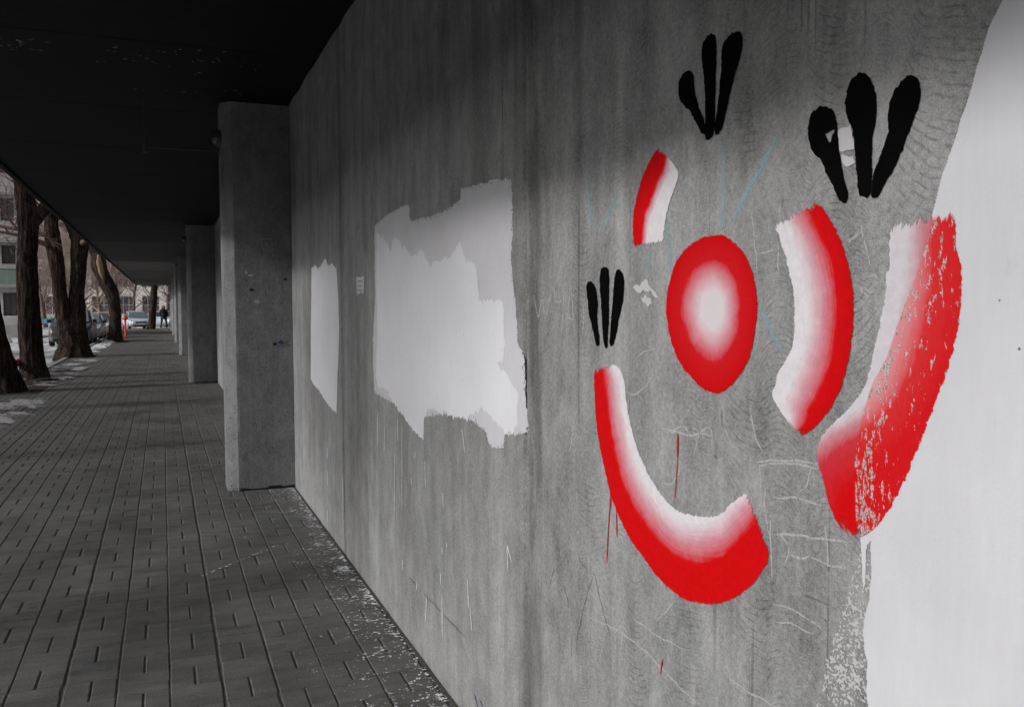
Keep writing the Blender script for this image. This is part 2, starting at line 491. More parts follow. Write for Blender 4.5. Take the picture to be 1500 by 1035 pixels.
def film(name, col, alpha=1.0, rough=0.7, scale=60):
    """thin chalk or pencil line: patchy coverage of one pigment"""
    t = NT(name)
    P = t.pos()
    t.done(col, rough, None, 0, 0.3)
    f = t.noise(P, scale, 4, 0.7)
    a = t.math('MULTIPLY', t.sm(f, 0.30, 0.50), alpha)
    tr = t.n('ShaderNodeBsdfTransparent'); mx = t.n('ShaderNodeMixShader')
    t.l(a, mx.inputs[0]); t.l(tr.outputs[0], mx.inputs[1]); t.l(t.bsdf.outputs[0], mx.inputs[2])
    t.l(mx.outputs[0], t.out.inputs['Surface'])
    M[name] = t.mat
film('chalk_white', (0.62, 0.62, 0.63), 0.72, scale=150)
film('chalk_teal', (0.34, 0.50, 0.54), 0.62, scale=170)
film('graphite', (0.10, 0.10, 0.10), 0.38, scale=70)
simple('paint_black', (0.0025, 0.0025, 0.0027), 0.8, 0.2, 30, spec=0.04)
simple('paint_red', (0.55, 0.006, 0.008), 0.5, 0.1, 20)
simple('paint_blue', (0.05, 0.055, 0.16), 0.6, 0.2, 30)
simple('paint_drip_white', (0.78, 0.78, 0.80), 0.6, 0.08, 40)
simple('bedding_sand', (0.085, 0.077, 0.068), 0.95, 0.4, 60, bump=0.5)
simple('pale_steel', (0.33, 0.34, 0.35), 0.55, 0.2, 8)
simple('dark_steel', (0.06, 0.06, 0.065), 0.5, 0.2, 12)
simple('granite_kerb', (0.24, 0.235, 0.23), 0.85, 0.3, 14, bump=0.3)

def bark_mat():
    t = NT('bark')
    P = t.pos()
    a = t.noise(t.scale(P, (1, 1, 0.16)), 22, 6, 0.7, 0.3)
    b = t.noise(t.scale(P, (1, 1, 0.4)), 60, 4, 0.65)
    c = t.noise(P, 2.2, 4)
    d = t.math('ADD', t.math('MULTIPLY', a, 0.7), t.math('MULTIPLY', b, 0.3))
    col = t.ramp(d, [(0.38, (0.003, 0.002, 0.0018)), (0.49, (0.026, 0.016, 0.0125)), (0.64, (0.125, 0.085, 0.068))])
    lic = t.mix(t.math('MULTIPLY', t.sm(c, 0.5, 0.7), 0.3), col, (0.10, 0.09, 0.072))
    M['bark'] = t.done(lic, 0.92, t.bump(d, 1.0, 0.09), 0, 0.2)
    t = NT('twig_bark')
    f = t.noise(t.pos(), 3, 3)
    M['twig'] = t.done(t.mix(f, (0.11, 0.075, 0.062), (0.21, 0.15, 0.128)), 0.9, None, 0, 0.2)
    t = NT('brightened_twigs')
    f = t.noise(t.pos(), 1.5, 3)
    M['brightened_twig'] = t.done(t.mix(f, (0.23, 0.165, 0.14), (0.42, 0.34, 0.31)), 0.9, None, 0, 0.2)  # far twigs paler: the bright distance is put into their colour
    t = NT('stripped_wood')
    f = t.noise(t.scale(t.pos(), (1, 1, 0.2)), 14, 5)
    M['wood'] = t.done(t.mix(f, (0.12, 0.075, 0.045), (0.34, 0.24, 0.155)), 0.85, t.bump(f, 0.6, 0.03), 0, 0.25)
bark_mat()

def snow_ground():
    t = NT('slushy_ground')
    P = t.pos()
    a = t.noise(t.scale(P, (1, 0.35, 1)), 0.55, 6, 0.62, 0.4)
    b = t.noise(P, 5, 5, 0.65)
    f = t.math('ADD', t.math('MULTIPLY', a, 0.75), t.math('MULTIPLY', b, 0.25))
    c = t.ramp(f, [(0.38, (0.10, 0.085, 0.078)), (0.47, (0.26, 0.245, 0.24)), (0.54, (0.60, 0.60, 0.62)), (0.7, (0.78, 0.78, 0.80))])
    M['slush'] = t.done(c, 0.75, t.bump(f, 0.5, 0.06), 0, 0.4)
    t = NT('wet_asphalt')
    P = t.pos()
    a = t.noise(t.scale(P, (1.6, 0.14, 1)), 1.2, 6, 0.62, 0.3)
    b = t.noise(P, 30, 4, 0.65)
    f = t.math('ADD', t.math('MULTIPLY', a, 0.85), t.math('MULTIPLY', b, 0.15))
    c = t.ramp(f, [(0.34, (0.06, 0.052, 0.05)), (0.43, (0.20, 0.185, 0.18)), (0.51, (0.55, 0.54, 0.55)), (0.62, (0.76, 0.76, 0.79))])
    M['road'] = t.done(c, t.lin(f, 0.35, 0.6, 0.4, 0.8), t.bump(f, 0.4, 0.03), 0, 0.5)
    t = NT('old_snow')
    P = t.pos()
    a = t.noise(P, 9, 5, 0.65)
    c = t.ramp(a, [(0.3, (0.35, 0.33, 0.33)), (0.5, (0.62, 0.62, 0.65)), (0.7, (0.78, 0.79, 0.82))])
    M['snow'] = t.done(c, 0.6, t.bump(a, 0.6, 0.02), 0, 0.5)
    t = NT('trodden_ice')
    P = t.pos()
    a = t.noise(P, 14, 5, 0.7)
    c = t.ramp(a, [(0.32, (0.16, 0.15, 0.15)), (0.5, (0.40, 0.39, 0.41)), (0.68, (0.70, 0.70, 0.74))])
    M['ice'] = t.done(c, 0.45, t.bump(a, 0.5, 0.01), 0, 0.5)
    t = NT('tree_pit_soil')
    P = t.pos()
    a = t.noise(P, 11, 6, 0.7)
    c = t.ramp(a, [(0.36, (0.02, 0.013, 0.01)), (0.55, (0.07, 0.045, 0.035)), (0.68, (0.11, 0.08, 0.065))])
    M['soil'] = t.done(c, 0.95, t.bump(a, 0.9, 0.03), 0, 0.2)
snow_ground()

def brickwall_mat(name, col, bw=0.26, bh=0.088):
    t = NT(name)
    P = t.pos()
    x, y, z = t.sep(P)
    bt = t.n('ShaderNodeTexBrick')
    bt.inputs['Scale'].default_value = 1.0
    bt.inputs['Brick Width'].default_value = bw
    bt.inputs['Row Height'].default_value = bh
    bt.inputs['Mortar Size'].default_value = 0.008
    bt.inputs['Color1'].default_value = col + (1,)
    bt.inputs['Color2'].default_value = tuple(c*0.86 for c in col) + (1,)
    bt.inputs['Mortar'].default_value = tuple(c*0.7 for c in col) + (1,)
    t.l(t.comb(t.math('ADD', x, y), z, 0.0), bt.inputs['Vector'])
    f = t.noise(P, 0.7, 5)
    k = t.lin(f, 0.3, 0.7, 0.82, 1.15)
    M[name] = t.done(t.mix(1.0, bt.outputs['Color'], t.comb(k, k, k), 'MULTIPLY'), 0.88)
brickwall_mat('grey_brick', (0.50, 0.49, 0.485))
simple('cream_render', (0.88, 0.84, 0.80), 0.85, 0.06, 0.6)
simple('rose_render', (0.68, 0.57, 0.53), 0.85, 0.08, 0.5)
simple('white_trim', (0.72, 0.71, 0.72), 0.6, 0.08, 3)
simple('brown_frame', (0.075, 0.032, 0.022), 0.5, 0.2, 4)
simple('green_panel', (0.16, 0.235, 0.20), 0.6, 0.1, 3)
simple('slab_grey', (0.30, 0.295, 0.29), 0.85, 0.15, 2)
simple('turquoise', (0.03, 0.17, 0.16), 0.5, 0.1, 3)
simple('sky_blue_panel', (0.16, 0.40, 0.58), 0.5, 0.15, 3)
simple('post_red', (0.68, 0.022, 0.018), 0.45, 0.08, 6)
simple('white_plastic', (0.68, 0.67, 0.64), 0.5, 0.1, 5)
simple('coat_black', (0.009, 0.0095, 0.012), 0.8, 0.2, 14)
simple('trousers_dark', (0.014, 0.014, 0.018), 0.85, 0.2, 14)
simple('skin', (0.42, 0.25, 0.19), 0.6, 0.05, 20)
simple('tyre', (0.014, 0.014, 0.014), 0.85, 0.2, 20)
simple('rim', (0.30, 0.30, 0.31), 0.35, 0.1, 8, metal=0.7)
simple('trim_black', (0.012, 0.012, 0.013), 0.5, 0.1, 8)
simple('lamp_lens', (0.70, 0.70, 0.70), 0.12, 0.05, 10)
simple('lamp_red', (0.40, 0.01, 0.012), 0.2, 0.05, 10)
simple('plate_white', (0.70, 0.70, 0.70), 0.4, 0.05, 10)
def glass_mat(name, col, rough=0.06):
    t = NT(name)
    f = t.noise(t.objco(), 1.5, 3)
    M[name] = t.done(t.mix(f, col, tuple(c*1.7 for c in col)), rough, None, 0, 0.9)
glass_mat('glass_dark', (0.016, 0.018, 0.022))
glass_mat('glass_pane', (0.055, 0.06, 0.065), 0.1)
glass_mat('windscreen', (0.09, 0.11, 0.135), 0.05)
def car_paint(name, col):
    t = NT(name)
    f = t.noise(t.objco(), 4, 4)
    z = t.sep(t.objco())[2]
    grime = t.sm(t.math('ADD', z, t.math('MULTIPLY', f, 0.4)), 0.8, 0.45)
    c = t.mix(t.math('MULTIPLY', grime, 0.55), col, (0.20, 0.185, 0.17))
    M[name] = t.done(c, t.lin(grime, 0, 1, 0.28, 0.7), None, 0.1, 0.6)
car_paint('car_dark', (0.055, 0.058, 0.062))
car_paint('car_silver', (0.34, 0.35, 0.37))
car_paint('car_white', (0.66, 0.67, 0.70))
car_paint('car_pearl', (0.56, 0.61, 0.70))
car_paint('car_mint', (0.45, 0.56, 0.55))
# ---------------------------------------------------------------- measured shapes, in metres
# wall marks are (distance along the wall, height); tree rows are (x, height, radius)
BLACK={"upper":[[[1.5703,1.9784],[1.568,2.0028],[1.549,2.0179],[1.5301,2.016],[1.5151,2.0039],[1.5109,1.9718],[1.4984,1.9448],[1.4738,1.8986],[1.47,1.8775],[1.4891,1.8844],[1.5226,1.9292],[1.5571,1.9562]],[[1.4879,2.0449],[1.4822,2.0603],[1.459,2.0705],[1.4417,2.0622],[1.4357,2.0406],[1.4371,1.9847],[1.4396,1.932],[1.4421,1.8756],[1.4557,1.8633],[1.4722,1.8697],[1.4728,1.912],[1.4737,1.9666],[1.4839,2.0166]],[[1.4205,2.0003],[1.4167,2.0354],[1.3973,2.0494],[1.376,2.051],[1.3602,2.0432],[1.3547,2.0213],[1.3625,1.9949],[1.3798,1.9641],[1.3953,1.9288],[1.4109,1.8863],[1.4217,1.8698],[1.4387,1.8716],[1.4336,1.9107],[1.4254,1.9554]]],"right":[[[1.1743,1.8338],[1.1664,1.8522],[1.1486,1.8598],[1.1286,1.8567],[1.1143,1.8443],[1.1046,1.8203],[1.0983,1.7808],[1.0898,1.7412],[1.0785,1.7042],[1.0865,1.6959],[1.0995,1.704],[1.118,1.734],[1.1427,1.7741],[1.1634,1.7917]],[[1.0881,1.8551],[1.0799,1.8856],[1.062,1.8956],[1.0442,1.8901],[1.0284,1.868],[1.0221,1.8355],[1.0248,1.8075],[1.0291,1.7901],[1.0299,1.7379],[1.0324,1.7014],[1.0429,1.7],[1.0553,1.7095],[1.0636,1.7535],[1.0707,1.8084],[1.0822,1.8268]],[[1.0013,1.8106],[0.9955,1.84],[0.9798,1.8591],[0.961,1.866],[0.9454,1.8572],[0.9394,1.8373],[0.9442,1.8139],[0.9559,1.7917],[0.9679,1.769],[0.9862,1.7366],[1.0054,1.7137],[1.0199,1.6973],[1.029,1.701],[1.0263,1.7321],[1.0102,1.766],[0.9994,1.7898]]],"low":[[[1.9954,1.5779],[1.9904,1.5923],[1.9741,1.5959],[1.9555,1.5897],[1.9407,1.5711],[1.9309,1.537],[1.9343,1.4973],[1.9245,1.4578],[1.922,1.4353],[1.9389,1.4323],[1.955,1.4684],[1.9775,1.5055],[1.9864,1.543]],[[1.9216,1.6045],[1.9133,1.6238],[1.8922,1.6285],[1.876,1.6206],[1.8701,1.5918],[1.8721,1.5368],[1.8752,1.4815],[1.8795,1.4325],[1.8911,1.4298],[1.903,1.4585],[1.9129,1.5369]],[[1.8496,1.5803],[1.8387,1.6126],[1.8255,1.6218],[1.8058,1.6113],[1.797,1.5844],[1.8021,1.5472],[1.8192,1.5096],[1.8322,1.4715],[1.8487,1.4409],[1.868,1.4352],[1.866,1.4761],[1.8572,1.5257]]]}
STROKE={"arc_small":[[[1.6449,1.8846],[1.6833,1.8602],[1.7202,1.8234],[1.7474,1.776],[1.761,1.722],[1.7526,1.6634]],[[1.5991,1.8468],[1.5655,1.8127],[1.5757,1.7889],[1.6006,1.7518],[1.6178,1.7092],[1.6256,1.6674]]],"smile":[[[1.956,1.3834],[1.9498,1.3066],[1.9438,1.2437],[1.9204,1.1743],[1.8919,1.1161],[1.8604,1.0598],[1.8192,1.016],[1.7676,0.9767],[1.7103,0.9495],[1.6408,0.9199],[1.5617,0.9044],[1.4951,0.9088],[1.4093,0.9344],[1.3528,0.9667],[1.3051,1.0055],[1.2701,1.0493],[1.2511,1.0874]],[[1.8482,1.3985],[1.7993,1.3674],[1.7785,1.2973],[1.745,1.2259],[1.6967,1.1673],[1.6356,1.1219],[1.5781,1.0984],[1.5371,1.0958],[1.4726,1.1027],[1.4123,1.1198],[1.3783,1.1484],[1.3221,1.1852]]],"arc_mid":[[[1.1517,1.7124],[1.1261,1.6849],[1.097,1.6475],[1.0765,1.6061],[1.0639,1.5603],[1.0604,1.5093],[1.0654,1.4637],[1.0774,1.4171],[1.0986,1.3745],[1.1306,1.3383],[1.1601,1.3163],[1.1955,1.299]],[[1.2648,1.6832],[1.2449,1.653],[1.2251,1.6078],[1.2074,1.5573],[1.2028,1.5138],[1.2055,1.4702],[1.217,1.4446],[1.2476,1.4078],[1.2492,1.3916],[1.2605,1.3712],[1.2387,1.3476],[1.2023,1.3169]]],"arc_big":[[[0.874,1.6689],[0.8718,1.6149],[0.8629,1.5802],[0.8624,1.5264],[0.8707,1.477],[0.8802,1.4417],[0.8969,1.3999],[0.9141,1.357],[0.9319,1.3127],[0.9566,1.2604],[0.9826,1.2169],[1.0172,1.1782],[1.054,1.1536]],[[0.9875,1.6654],[0.9935,1.6339],[0.9937,1.5883],[1.0003,1.5778],[1.0015,1.5426],[1.0109,1.499],[1.0242,1.4544],[1.0341,1.4147],[1.0595,1.3785],[1.0979,1.3452],[1.1342,1.3107],[1.1419,1.2762],[1.1285,1.2452],[1.1152,1.2116],[1.0939,1.1774],[1.0617,1.154]]]}
OVAL=[[1.447,1.6749],[1.4073,1.6717],[1.3637,1.6507],[1.3269,1.6162],[1.3081,1.5772],[1.2994,1.5328],[1.3045,1.4883],[1.3166,1.4431],[1.3385,1.4094],[1.3697,1.3808],[1.4022,1.3612],[1.4304,1.3551],[1.4716,1.3597],[1.5149,1.3796],[1.5603,1.4093],[1.5942,1.452],[1.6112,1.4964],[1.6159,1.5413],[1.6027,1.5858],[1.5763,1.6289],[1.5377,1.6556],[1.4883,1.6719]]
OVALC=[[1.4413,1.5298]]
SPLIT=[[0.8893,1.7591],[0.9064,1.6924],[0.9188,1.6384],[0.9392,1.5834],[0.97,1.5157],[0.9956,1.4504],[1.023,1.41],[1.0437,1.3517],[1.0557,1.2872],[1.0513,1.2017],[1.0464,1.1567]]
WHITE_BIG=[[0.8109,1.9262],[0.83,1.897],[0.8442,1.8562],[0.8587,1.8142],[0.879,1.7628],[0.9,1.7094],[0.9105,1.6723],[0.9392,1.5834],[0.97,1.5157],[0.9956,1.4504],[1.023,1.41],[1.0377,1.3524],[1.0355,1.2621],[1.0332,1.1715],[1.039,1.1699],[1.036,1.1422],[1.0313,1.083],[1.0269,1.0915],[1.0248,1.1558],[1.0169,1.1648],[1.0149,1.1232],[1.0182,1.0729],[1.0266,1.0418],[1.0295,1.0121],[1.0261,0.9848],[1.0201,0.9692],[1.0209,0.9259],[1.0151,0.898]]
SPONGE=[[1.039,1.1699],[1.0452,1.1362],[1.0583,1.0856],[1.074,1.0331],[1.0928,0.9821],[1.1096,0.9344],[1.1163,0.886],[1.1393,0.8414],[1.0151,0.8962],[1.0209,0.9259],[1.0201,0.9692],[1.0261,0.9848],[1.0295,1.0121],[1.0266,1.0418],[1.0182,1.0729],[1.0149,1.1232],[1.017,1.1718]]
PATCH_SMALL=[[6.4162,1.8179],[6.2392,1.832],[6.1126,1.805],[5.9494,1.8352],[5.8288,1.8639],[5.7312,1.8047],[5.5877,1.8177],[5.4345,1.7761],[5.3955,1.6231],[5.3739,1.3768],[5.4576,1.0658],[5.5043,0.8569],[5.6639,0.8589],[5.9114,0.8945],[6.1281,0.9376],[6.362,0.9613],[6.5259,0.9934],[6.4907,1.3478],[6.4359,1.618]]
PATCH_BACK=[[4.3824,1.9491],[4.1228,1.9775],[3.7837,1.9886],[3.7021,1.9796],[3.6947,1.9085],[3.4951,1.9026],[3.3222,1.8981],[3.1263,1.9072],[3.0112,1.9225],[3.0,1.9652],[2.852,1.9536],[2.6734,1.9501],[2.5085,1.9332],[2.4969,1.8303],[2.5109,1.6612],[2.4791,1.5655],[2.4556,1.4102],[2.4194,1.4024],[2.3737,1.1513],[2.5079,1.1235],[2.5732,1.1194],[2.5682,1.0854],[2.6281,1.0634],[2.7135,1.0587],[2.7574,1.0996],[2.8818,1.1265],[3.2217,1.1093],[3.4757,1.0673],[3.873,1.0629],[4.4274,1.0829],[4.4541,1.2409],[4.4473,1.369],[4.3873,1.5908],[4.3928,1.7474]]
PATCH_FRONT=[[4.3306,1.9061],[4.1893,1.8799],[4.0413,1.7892],[4.0097,1.8447],[3.9409,1.851],[3.8533,1.8362],[3.8333,1.7976],[3.7903,1.8153],[3.6802,1.7547],[3.5928,1.7524],[3.5263,1.7819],[3.4554,1.7359],[3.3912,1.6916],[3.3479,1.724],[3.2862,1.7147],[3.0936,1.7278],[3.0074,1.7672],[2.9375,1.6938],[2.8564,1.6876],[2.826,1.6229],[2.8055,1.5488],[2.6784,1.553],[2.5821,1.5493],[2.5703,1.4105],[2.5761,1.3611],[2.6332,1.3479],[2.5192,1.2966],[2.4567,1.2637],[2.4574,1.1686],[2.4951,1.1301],[2.5731,1.1244],[2.6833,1.1609],[2.802,1.1735],[2.9312,1.1261],[3.1445,1.1123],[3.4079,1.1132],[3.4985,1.0646],[3.5104,0.9746],[3.5711,0.9701],[3.6924,0.9872],[3.8741,1.0344],[4.0427,1.0813],[4.1621,1.1223],[4.3568,1.1208],[4.3878,1.1815],[4.3426,1.4036],[4.347,1.7143]]
TAG=[[4.8459,1.6997],[4.6483,1.6998],[4.6612,1.6077],[4.8355,1.6036]]
CHIPS=[[[1.1022,1.8171],[1.0782,1.8163],[1.0721,1.8033],[1.0685,1.7785],[1.0885,1.7781],[1.0983,1.7808]],[[1.0958,1.7722],[1.0697,1.768],[1.0644,1.7564],[1.0767,1.7518],[1.0932,1.7581]],[[1.1316,1.8155],[1.1083,1.8167],[1.1218,1.7987]]]
BLOTCH=[[[1.7529,1.5754],[1.7376,1.5829],[1.7225,1.5815],[1.7176,1.5901],[1.6882,1.5907],[1.6803,1.5738],[1.6593,1.5659],[1.6451,1.5532],[1.6544,1.5498],[1.6763,1.5637],[1.6927,1.5614],[1.7075,1.5668],[1.7223,1.5619],[1.7375,1.5632]],[[1.7172,1.5526],[1.6976,1.5564],[1.6781,1.5511],[1.6732,1.5359],[1.6876,1.5319],[1.7072,1.5412]]]
DRIP_W=[[0.00514,[[3.87,0.976],[3.886,0.58]]],[0.00523,[[3.948,1.007],[3.947,0.897]]],[0.00534,[[4.015,0.832],[4.035,0.498]]],[0.00572,[[4.358,0.987],[4.367,0.814]]],[0.00555,[[4.211,0.946],[4.218,0.814]]],[0.00761,[[5.864,0.581],[5.871,0.501]]],[0.00767,[[5.877,0.42],[5.875,0.318]]],[0.00776,[[5.9,0.147],[5.908,0.055]]],[0.00489,[[3.643,0.896],[3.658,0.862]]],[0.00499,[[3.714,0.768],[3.715,0.733]]],[0.00471,[[3.496,0.882],[3.491,0.766]]],[0.00443,[[3.244,0.797],[3.242,0.728]]],[0.00409,[[3.004,1.082],[2.97,0.996]]],[0.00498,[[3.639,0.318],[3.645,0.278]]],[0.00448,[[3.261,0.568],[3.262,0.537]]],[0.00453,[[3.283,0.46],[3.284,0.412]]],[0.00452,[[3.266,0.377],[3.266,0.199]]],[0.00441,[[3.2,0.605],[3.2,0.582]]],[0.00412,[[2.95,0.529],[2.939,0.425]]],[0.0041,[[2.923,0.436],[2.902,0.352]]],[0.00361,[[2.555,0.76],[2.548,0.677]]],[0.00361,[[2.555,0.76],[2.516,0.714]]],[0.00697,[[5.316,0.501],[5.336,0.097]]],[0.00528,[[3.884,0.348],[3.892,0.291]]],[0.0048,[[3.484,0.296],[3.513,0.173]]]]
DRIP_R=[[0.0059,[[1.563,1.259],[1.563,1.205]]],[0.00237,[[1.563,1.207],[1.567,1.158],[1.575,1.112]]],[0.00376,[[1.86,1.069],[1.871,0.986],[1.881,0.889]]],[0.00338,[[1.832,1.039],[1.828,0.966]]],[0.00376,[[1.861,1.095],[1.86,1.029]]],[0.00342,[[1.617,0.745],[1.624,0.722],[1.625,0.705]]]]
CHALK=[[0.00263,[[2.342,1.569],[2.301,1.494],[2.277,1.564],[2.257,1.487],[2.215,1.573]]],[0.00248,[[2.192,1.596],[2.195,1.544],[2.163,1.541],[2.134,1.556]]],[0.00242,[[2.127,1.594],[2.148,1.457]]],[0.00243,[[2.12,1.455],[2.089,1.598],[2.067,1.463]]],[0.00242,[[2.113,1.5],[2.065,1.5]]],[0.00232,[[2.012,1.537],[2.018,1.461]]],[0.00243,[[2.099,1.251],[2.071,1.224],[2.078,1.174],[2.099,1.134]]],[0.00199,[[1.658,1.441],[1.706,1.428],[1.746,1.411]]],[0.00198,[[1.648,1.396],[1.705,1.343],[1.751,1.321],[1.788,1.328]]],[0.00243,[[1.622,1.262],[1.567,1.265],[1.56,1.274],[1.546,1.282],[1.529,1.278],[1.518,1.265]]],[0.00242,[[1.611,1.261],[1.525,1.261],[1.446,1.27]]],[0.0023,[[1.507,1.216],[1.491,1.254],[1.468,1.282],[1.453,1.288],[1.439,1.282],[1.443,1.253]]],[0.00235,[[1.552,1.189],[1.573,1.153],[1.602,1.136],[1.625,1.14]]],[0.00206,[[1.321,1.345],[1.323,1.316],[1.303,1.288],[1.283,1.266]]],[0.00205,[[1.302,1.241],[1.253,1.252],[1.204,1.259],[1.139,1.265]]],[0.00204,[[1.294,1.237],[1.223,1.251],[1.135,1.256]]],[0.00204,[[1.289,1.241],[1.286,1.211],[1.288,1.186]]],[0.002,[[1.251,1.185],[1.193,1.194],[1.129,1.196]]],[0.00201,[[1.25,1.117],[1.191,1.129],[1.15,1.134],[1.061,1.15]]],[0.00198,[[1.23,1.121],[1.21,1.112],[1.198,1.092],[1.219,1.071]]],[0.00189,[[1.153,1.101],[1.101,1.1],[1.06,1.105]]],[0.00202,[[1.272,1.196],[1.277,1.154],[1.26,1.116]]],[0.00245,[[1.642,1.307],[1.626,1.271],[1.622,1.21],[1.626,1.135]]],[0.00195,[[1.2,1.092],[1.172,1.093],[1.154,1.104]]],[0.00187,[[1.152,1.255],[1.161,1.224],[1.183,1.207]]],[0.00201,[[1.261,1.151],[1.255,1.118],[1.252,1.029]]],[0.00184,[[1.117,1.164],[1.112,1.122],[1.113,1.093]]],[0.0016,[[1.052,1.664],[1.049,1.644],[1.04,1.614],[1.028,1.59]]],[0.0016,[[1.049,1.65],[1.067,1.642],[1.078,1.629]]],[0.0019,[[1.322,1.705],[1.312,1.661],[1.308,1.626],[1.304,1.59]]],[0.00189,[[1.311,1.628],[1.278,1.628],[1.255,1.634]]],[0.00182,[[1.247,1.648],[1.249,1.619],[1.244,1.584]]],[0.00162,[[1.056,1.568],[1.025,1.534]]],[0.0016,[[1.043,1.574],[1.024,1.583],[1.007,1.58],[1.017,1.554],[1.03,1.548],[1.039,1.564]]],[0.00181,[[1.242,1.711],[1.251,1.697],[1.245,1.693]]],[0.00259,[[2.013,0.715],[1.834,0.735],[1.741,0.739],[1.634,0.722],[1.55,0.705],[1.466,0.7]]],[0.00231,[[1.75,0.794],[1.664,0.787],[1.578,0.793],[1.537,0.798]]],[0.00193,[[1.39,0.8],[1.346,0.797],[1.283,0.797],[1.229,0.801]]],[0.0022,[[1.646,0.819],[1.607,0.858],[1.572,0.889]]],[0.00176,[[1.242,0.96],[1.187,0.971],[1.139,0.971]]],[0.00176,[[1.248,0.988],[1.183,0.995],[1.119,0.988]]]]
GRAPHITE=[[0.00609,[[3.541,0.293],[3.38,0.298],[3.232,0.295],[3.113,0.298],[2.993,0.299]]],[0.00643,[[3.768,0.295],[3.664,0.297]]],[0.00359,[[1.951,0.846],[1.986,0.778],[2.022,0.699],[2.05,0.63],[2.057,0.589]]],[0.00359,[[1.951,0.846],[1.917,0.784],[1.883,0.731],[1.859,0.707]]],[0.00382,[[2.079,0.637],[2.083,0.566]]],[0.00374,[[2.05,0.873],[2.032,0.849],[1.995,0.842]]],[0.00397,[[2.194,0.786],[2.226,0.731]]],[0.00388,[[2.138,0.762],[2.113,0.739],[2.098,0.7]]],[0.00144,[[1.171,1.033],[1.124,1.033],[1.08,1.031]]],[0.00542,[[1.41,1.326],[1.406,1.295]]],[0.00414,[[1.433,1.232],[1.423,1.226]]]]
TEAL=[[0.01189,[[1.415,1.857],[1.413,1.792],[1.413,1.743],[1.415,1.677]]],[0.01321,[[1.248,1.835],[1.281,1.799],[1.323,1.763],[1.36,1.721],[1.379,1.69]]],[0.01044,[[1.99,1.855],[1.974,1.782],[1.967,1.721]]],[0.01305,[[1.834,1.799],[1.867,1.77],[1.908,1.719]]],[0.01131,[[1.295,1.533],[1.266,1.489],[1.228,1.447]]],[0.00886,[[1.615,1.728],[1.606,1.645],[1.596,1.6]]],[0.00918,[[1.681,1.665],[1.695,1.604]]],[0.00881,[[1.954,1.278],[1.96,1.185]]],[0.00609,[[2.302,1.155],[2.286,1.124]]]]
BLUE_TAG=[[0.01282,[[2.884,0.125],[2.859,0.107],[2.851,0.087]]],[0.01008,[[2.826,0.127],[2.794,0.118]]]]
TREE1=[[-2.747,0.003,0.328],[-2.8,0.601,0.245],[-2.855,0.95,0.2],[-2.893,1.298,0.173],[-2.915,1.633,0.162],[-2.962,2.176,0.161],[-2.996,2.79,0.15],[-2.995,3.523,0.149],[-2.986,4.133,0.138]]
TREE2=[[-2.62,-0.021,0.271],[-2.668,0.369,0.237],[-2.697,0.966,0.217],[-2.714,1.71,0.203],[-2.718,2.451,0.19],[-2.688,3.042,0.19],[-2.679,3.557,0.196],[-2.729,4.069,0.169],[-2.794,4.725,0.149],[-2.888,5.665,0.116]]
TREE3L=[[-2.631,-0.002,0.485],[-2.667,0.494,0.397],[-2.863,1.141,0.241],[-2.96,1.786,0.201],[-3.016,2.535,0.182],[-3.09,3.28,0.219],[-3.157,3.917,0.19],[-3.168,4.553,0.161],[-3.2,5.397,0.142],[-3.274,6.447,0.113]]
TREE3R=[[-2.637,0.169,0.398],[-2.607,0.924,0.33],[-2.529,1.678,0.233],[-2.503,2.261,0.204],[-2.423,3.079,0.223],[-2.393,3.787,0.252],[-2.555,4.254,0.232],[-2.755,4.992,0.201],[-2.97,5.83,0.171]]
TREE4=[[-2.059,-0.026,0.356],[-2.051,0.332,0.271],[-2.014,1.207,0.228],[-2.125,2.143,0.263],[-2.305,2.577,0.297],[-2.504,3.04,0.282],[-2.633,3.471,0.309],[-2.638,3.842,0.266]]
TREE5=[[-0.857,-0.075,0.348],[-0.755,0.35,0.255],[-0.661,1.353,0.232],[-0.544,2.856,0.22],[-0.48,4.108,0.209],[-0.479,6.105,0.162]]
FLECK=[[-0.86,6.234],[-0.84,6.3],[-0.812,6.319],[-0.752,6.265],[-0.87,6.403],[-0.847,6.456],[-0.791,6.418],[-0.74,6.321],[-0.736,6.444],[-0.259,6.193],[-0.244,6.299],[-0.343,6.609],[-0.168,6.487],[-0.089,6.404],[-0.064,6.446],[-0.003,6.22],[0.021,6.519],[0.068,6.225],[0.113,6.11],[0.233,6.062],[0.233,6.329],[0.291,6.359],[0.328,6.292],[0.384,6.27],[0.402,6.06],[0.501,6.224],[0.615,6.25],[0.517,7.112],[0.631,7.136],[0.222,7.273],[0.123,7.267],[0.239,6.676],[-0.122,7.295],[0.606,6.399],[-0.669,6.202],[-0.138,6.339]]

WALL_X = 1.021
CEIL = 3.219
EDGE_X = -1.72
Y0, Y1 = -14.0, 67.0
KERB_X = -2.75

# ---------------------------------------------------------------- ground, road
def sheet(name, mat, x0, x1, y0, y1, z, nx=1, ny=1):
    m = MB()
    vs = [(x0+(x1-x0)*i/nx, y0+(y1-y0)*j/ny, z) for j in range(ny+1) for i in range(nx+1)]
    fs = [(j*(nx+1)+i, j*(nx+1)+i+1, (j+1)*(nx+1)+i+1, (j+1)*(nx+1)+i) for j in range(ny) for i in range(nx)]
    m.add(vs, fs)
    return tag(m.build(name, mat), kind='structure')
sheet('ground', M['slush'], -900, 900, -900, 1500, -0.16)
sheet('road', M['road'], -9.4, KERB_X-0.14, -60, 71.0, -0.130)
sheet('parking_lot', M['road'], -30.0, 14.0, 71.0, 108.0, -0.126)

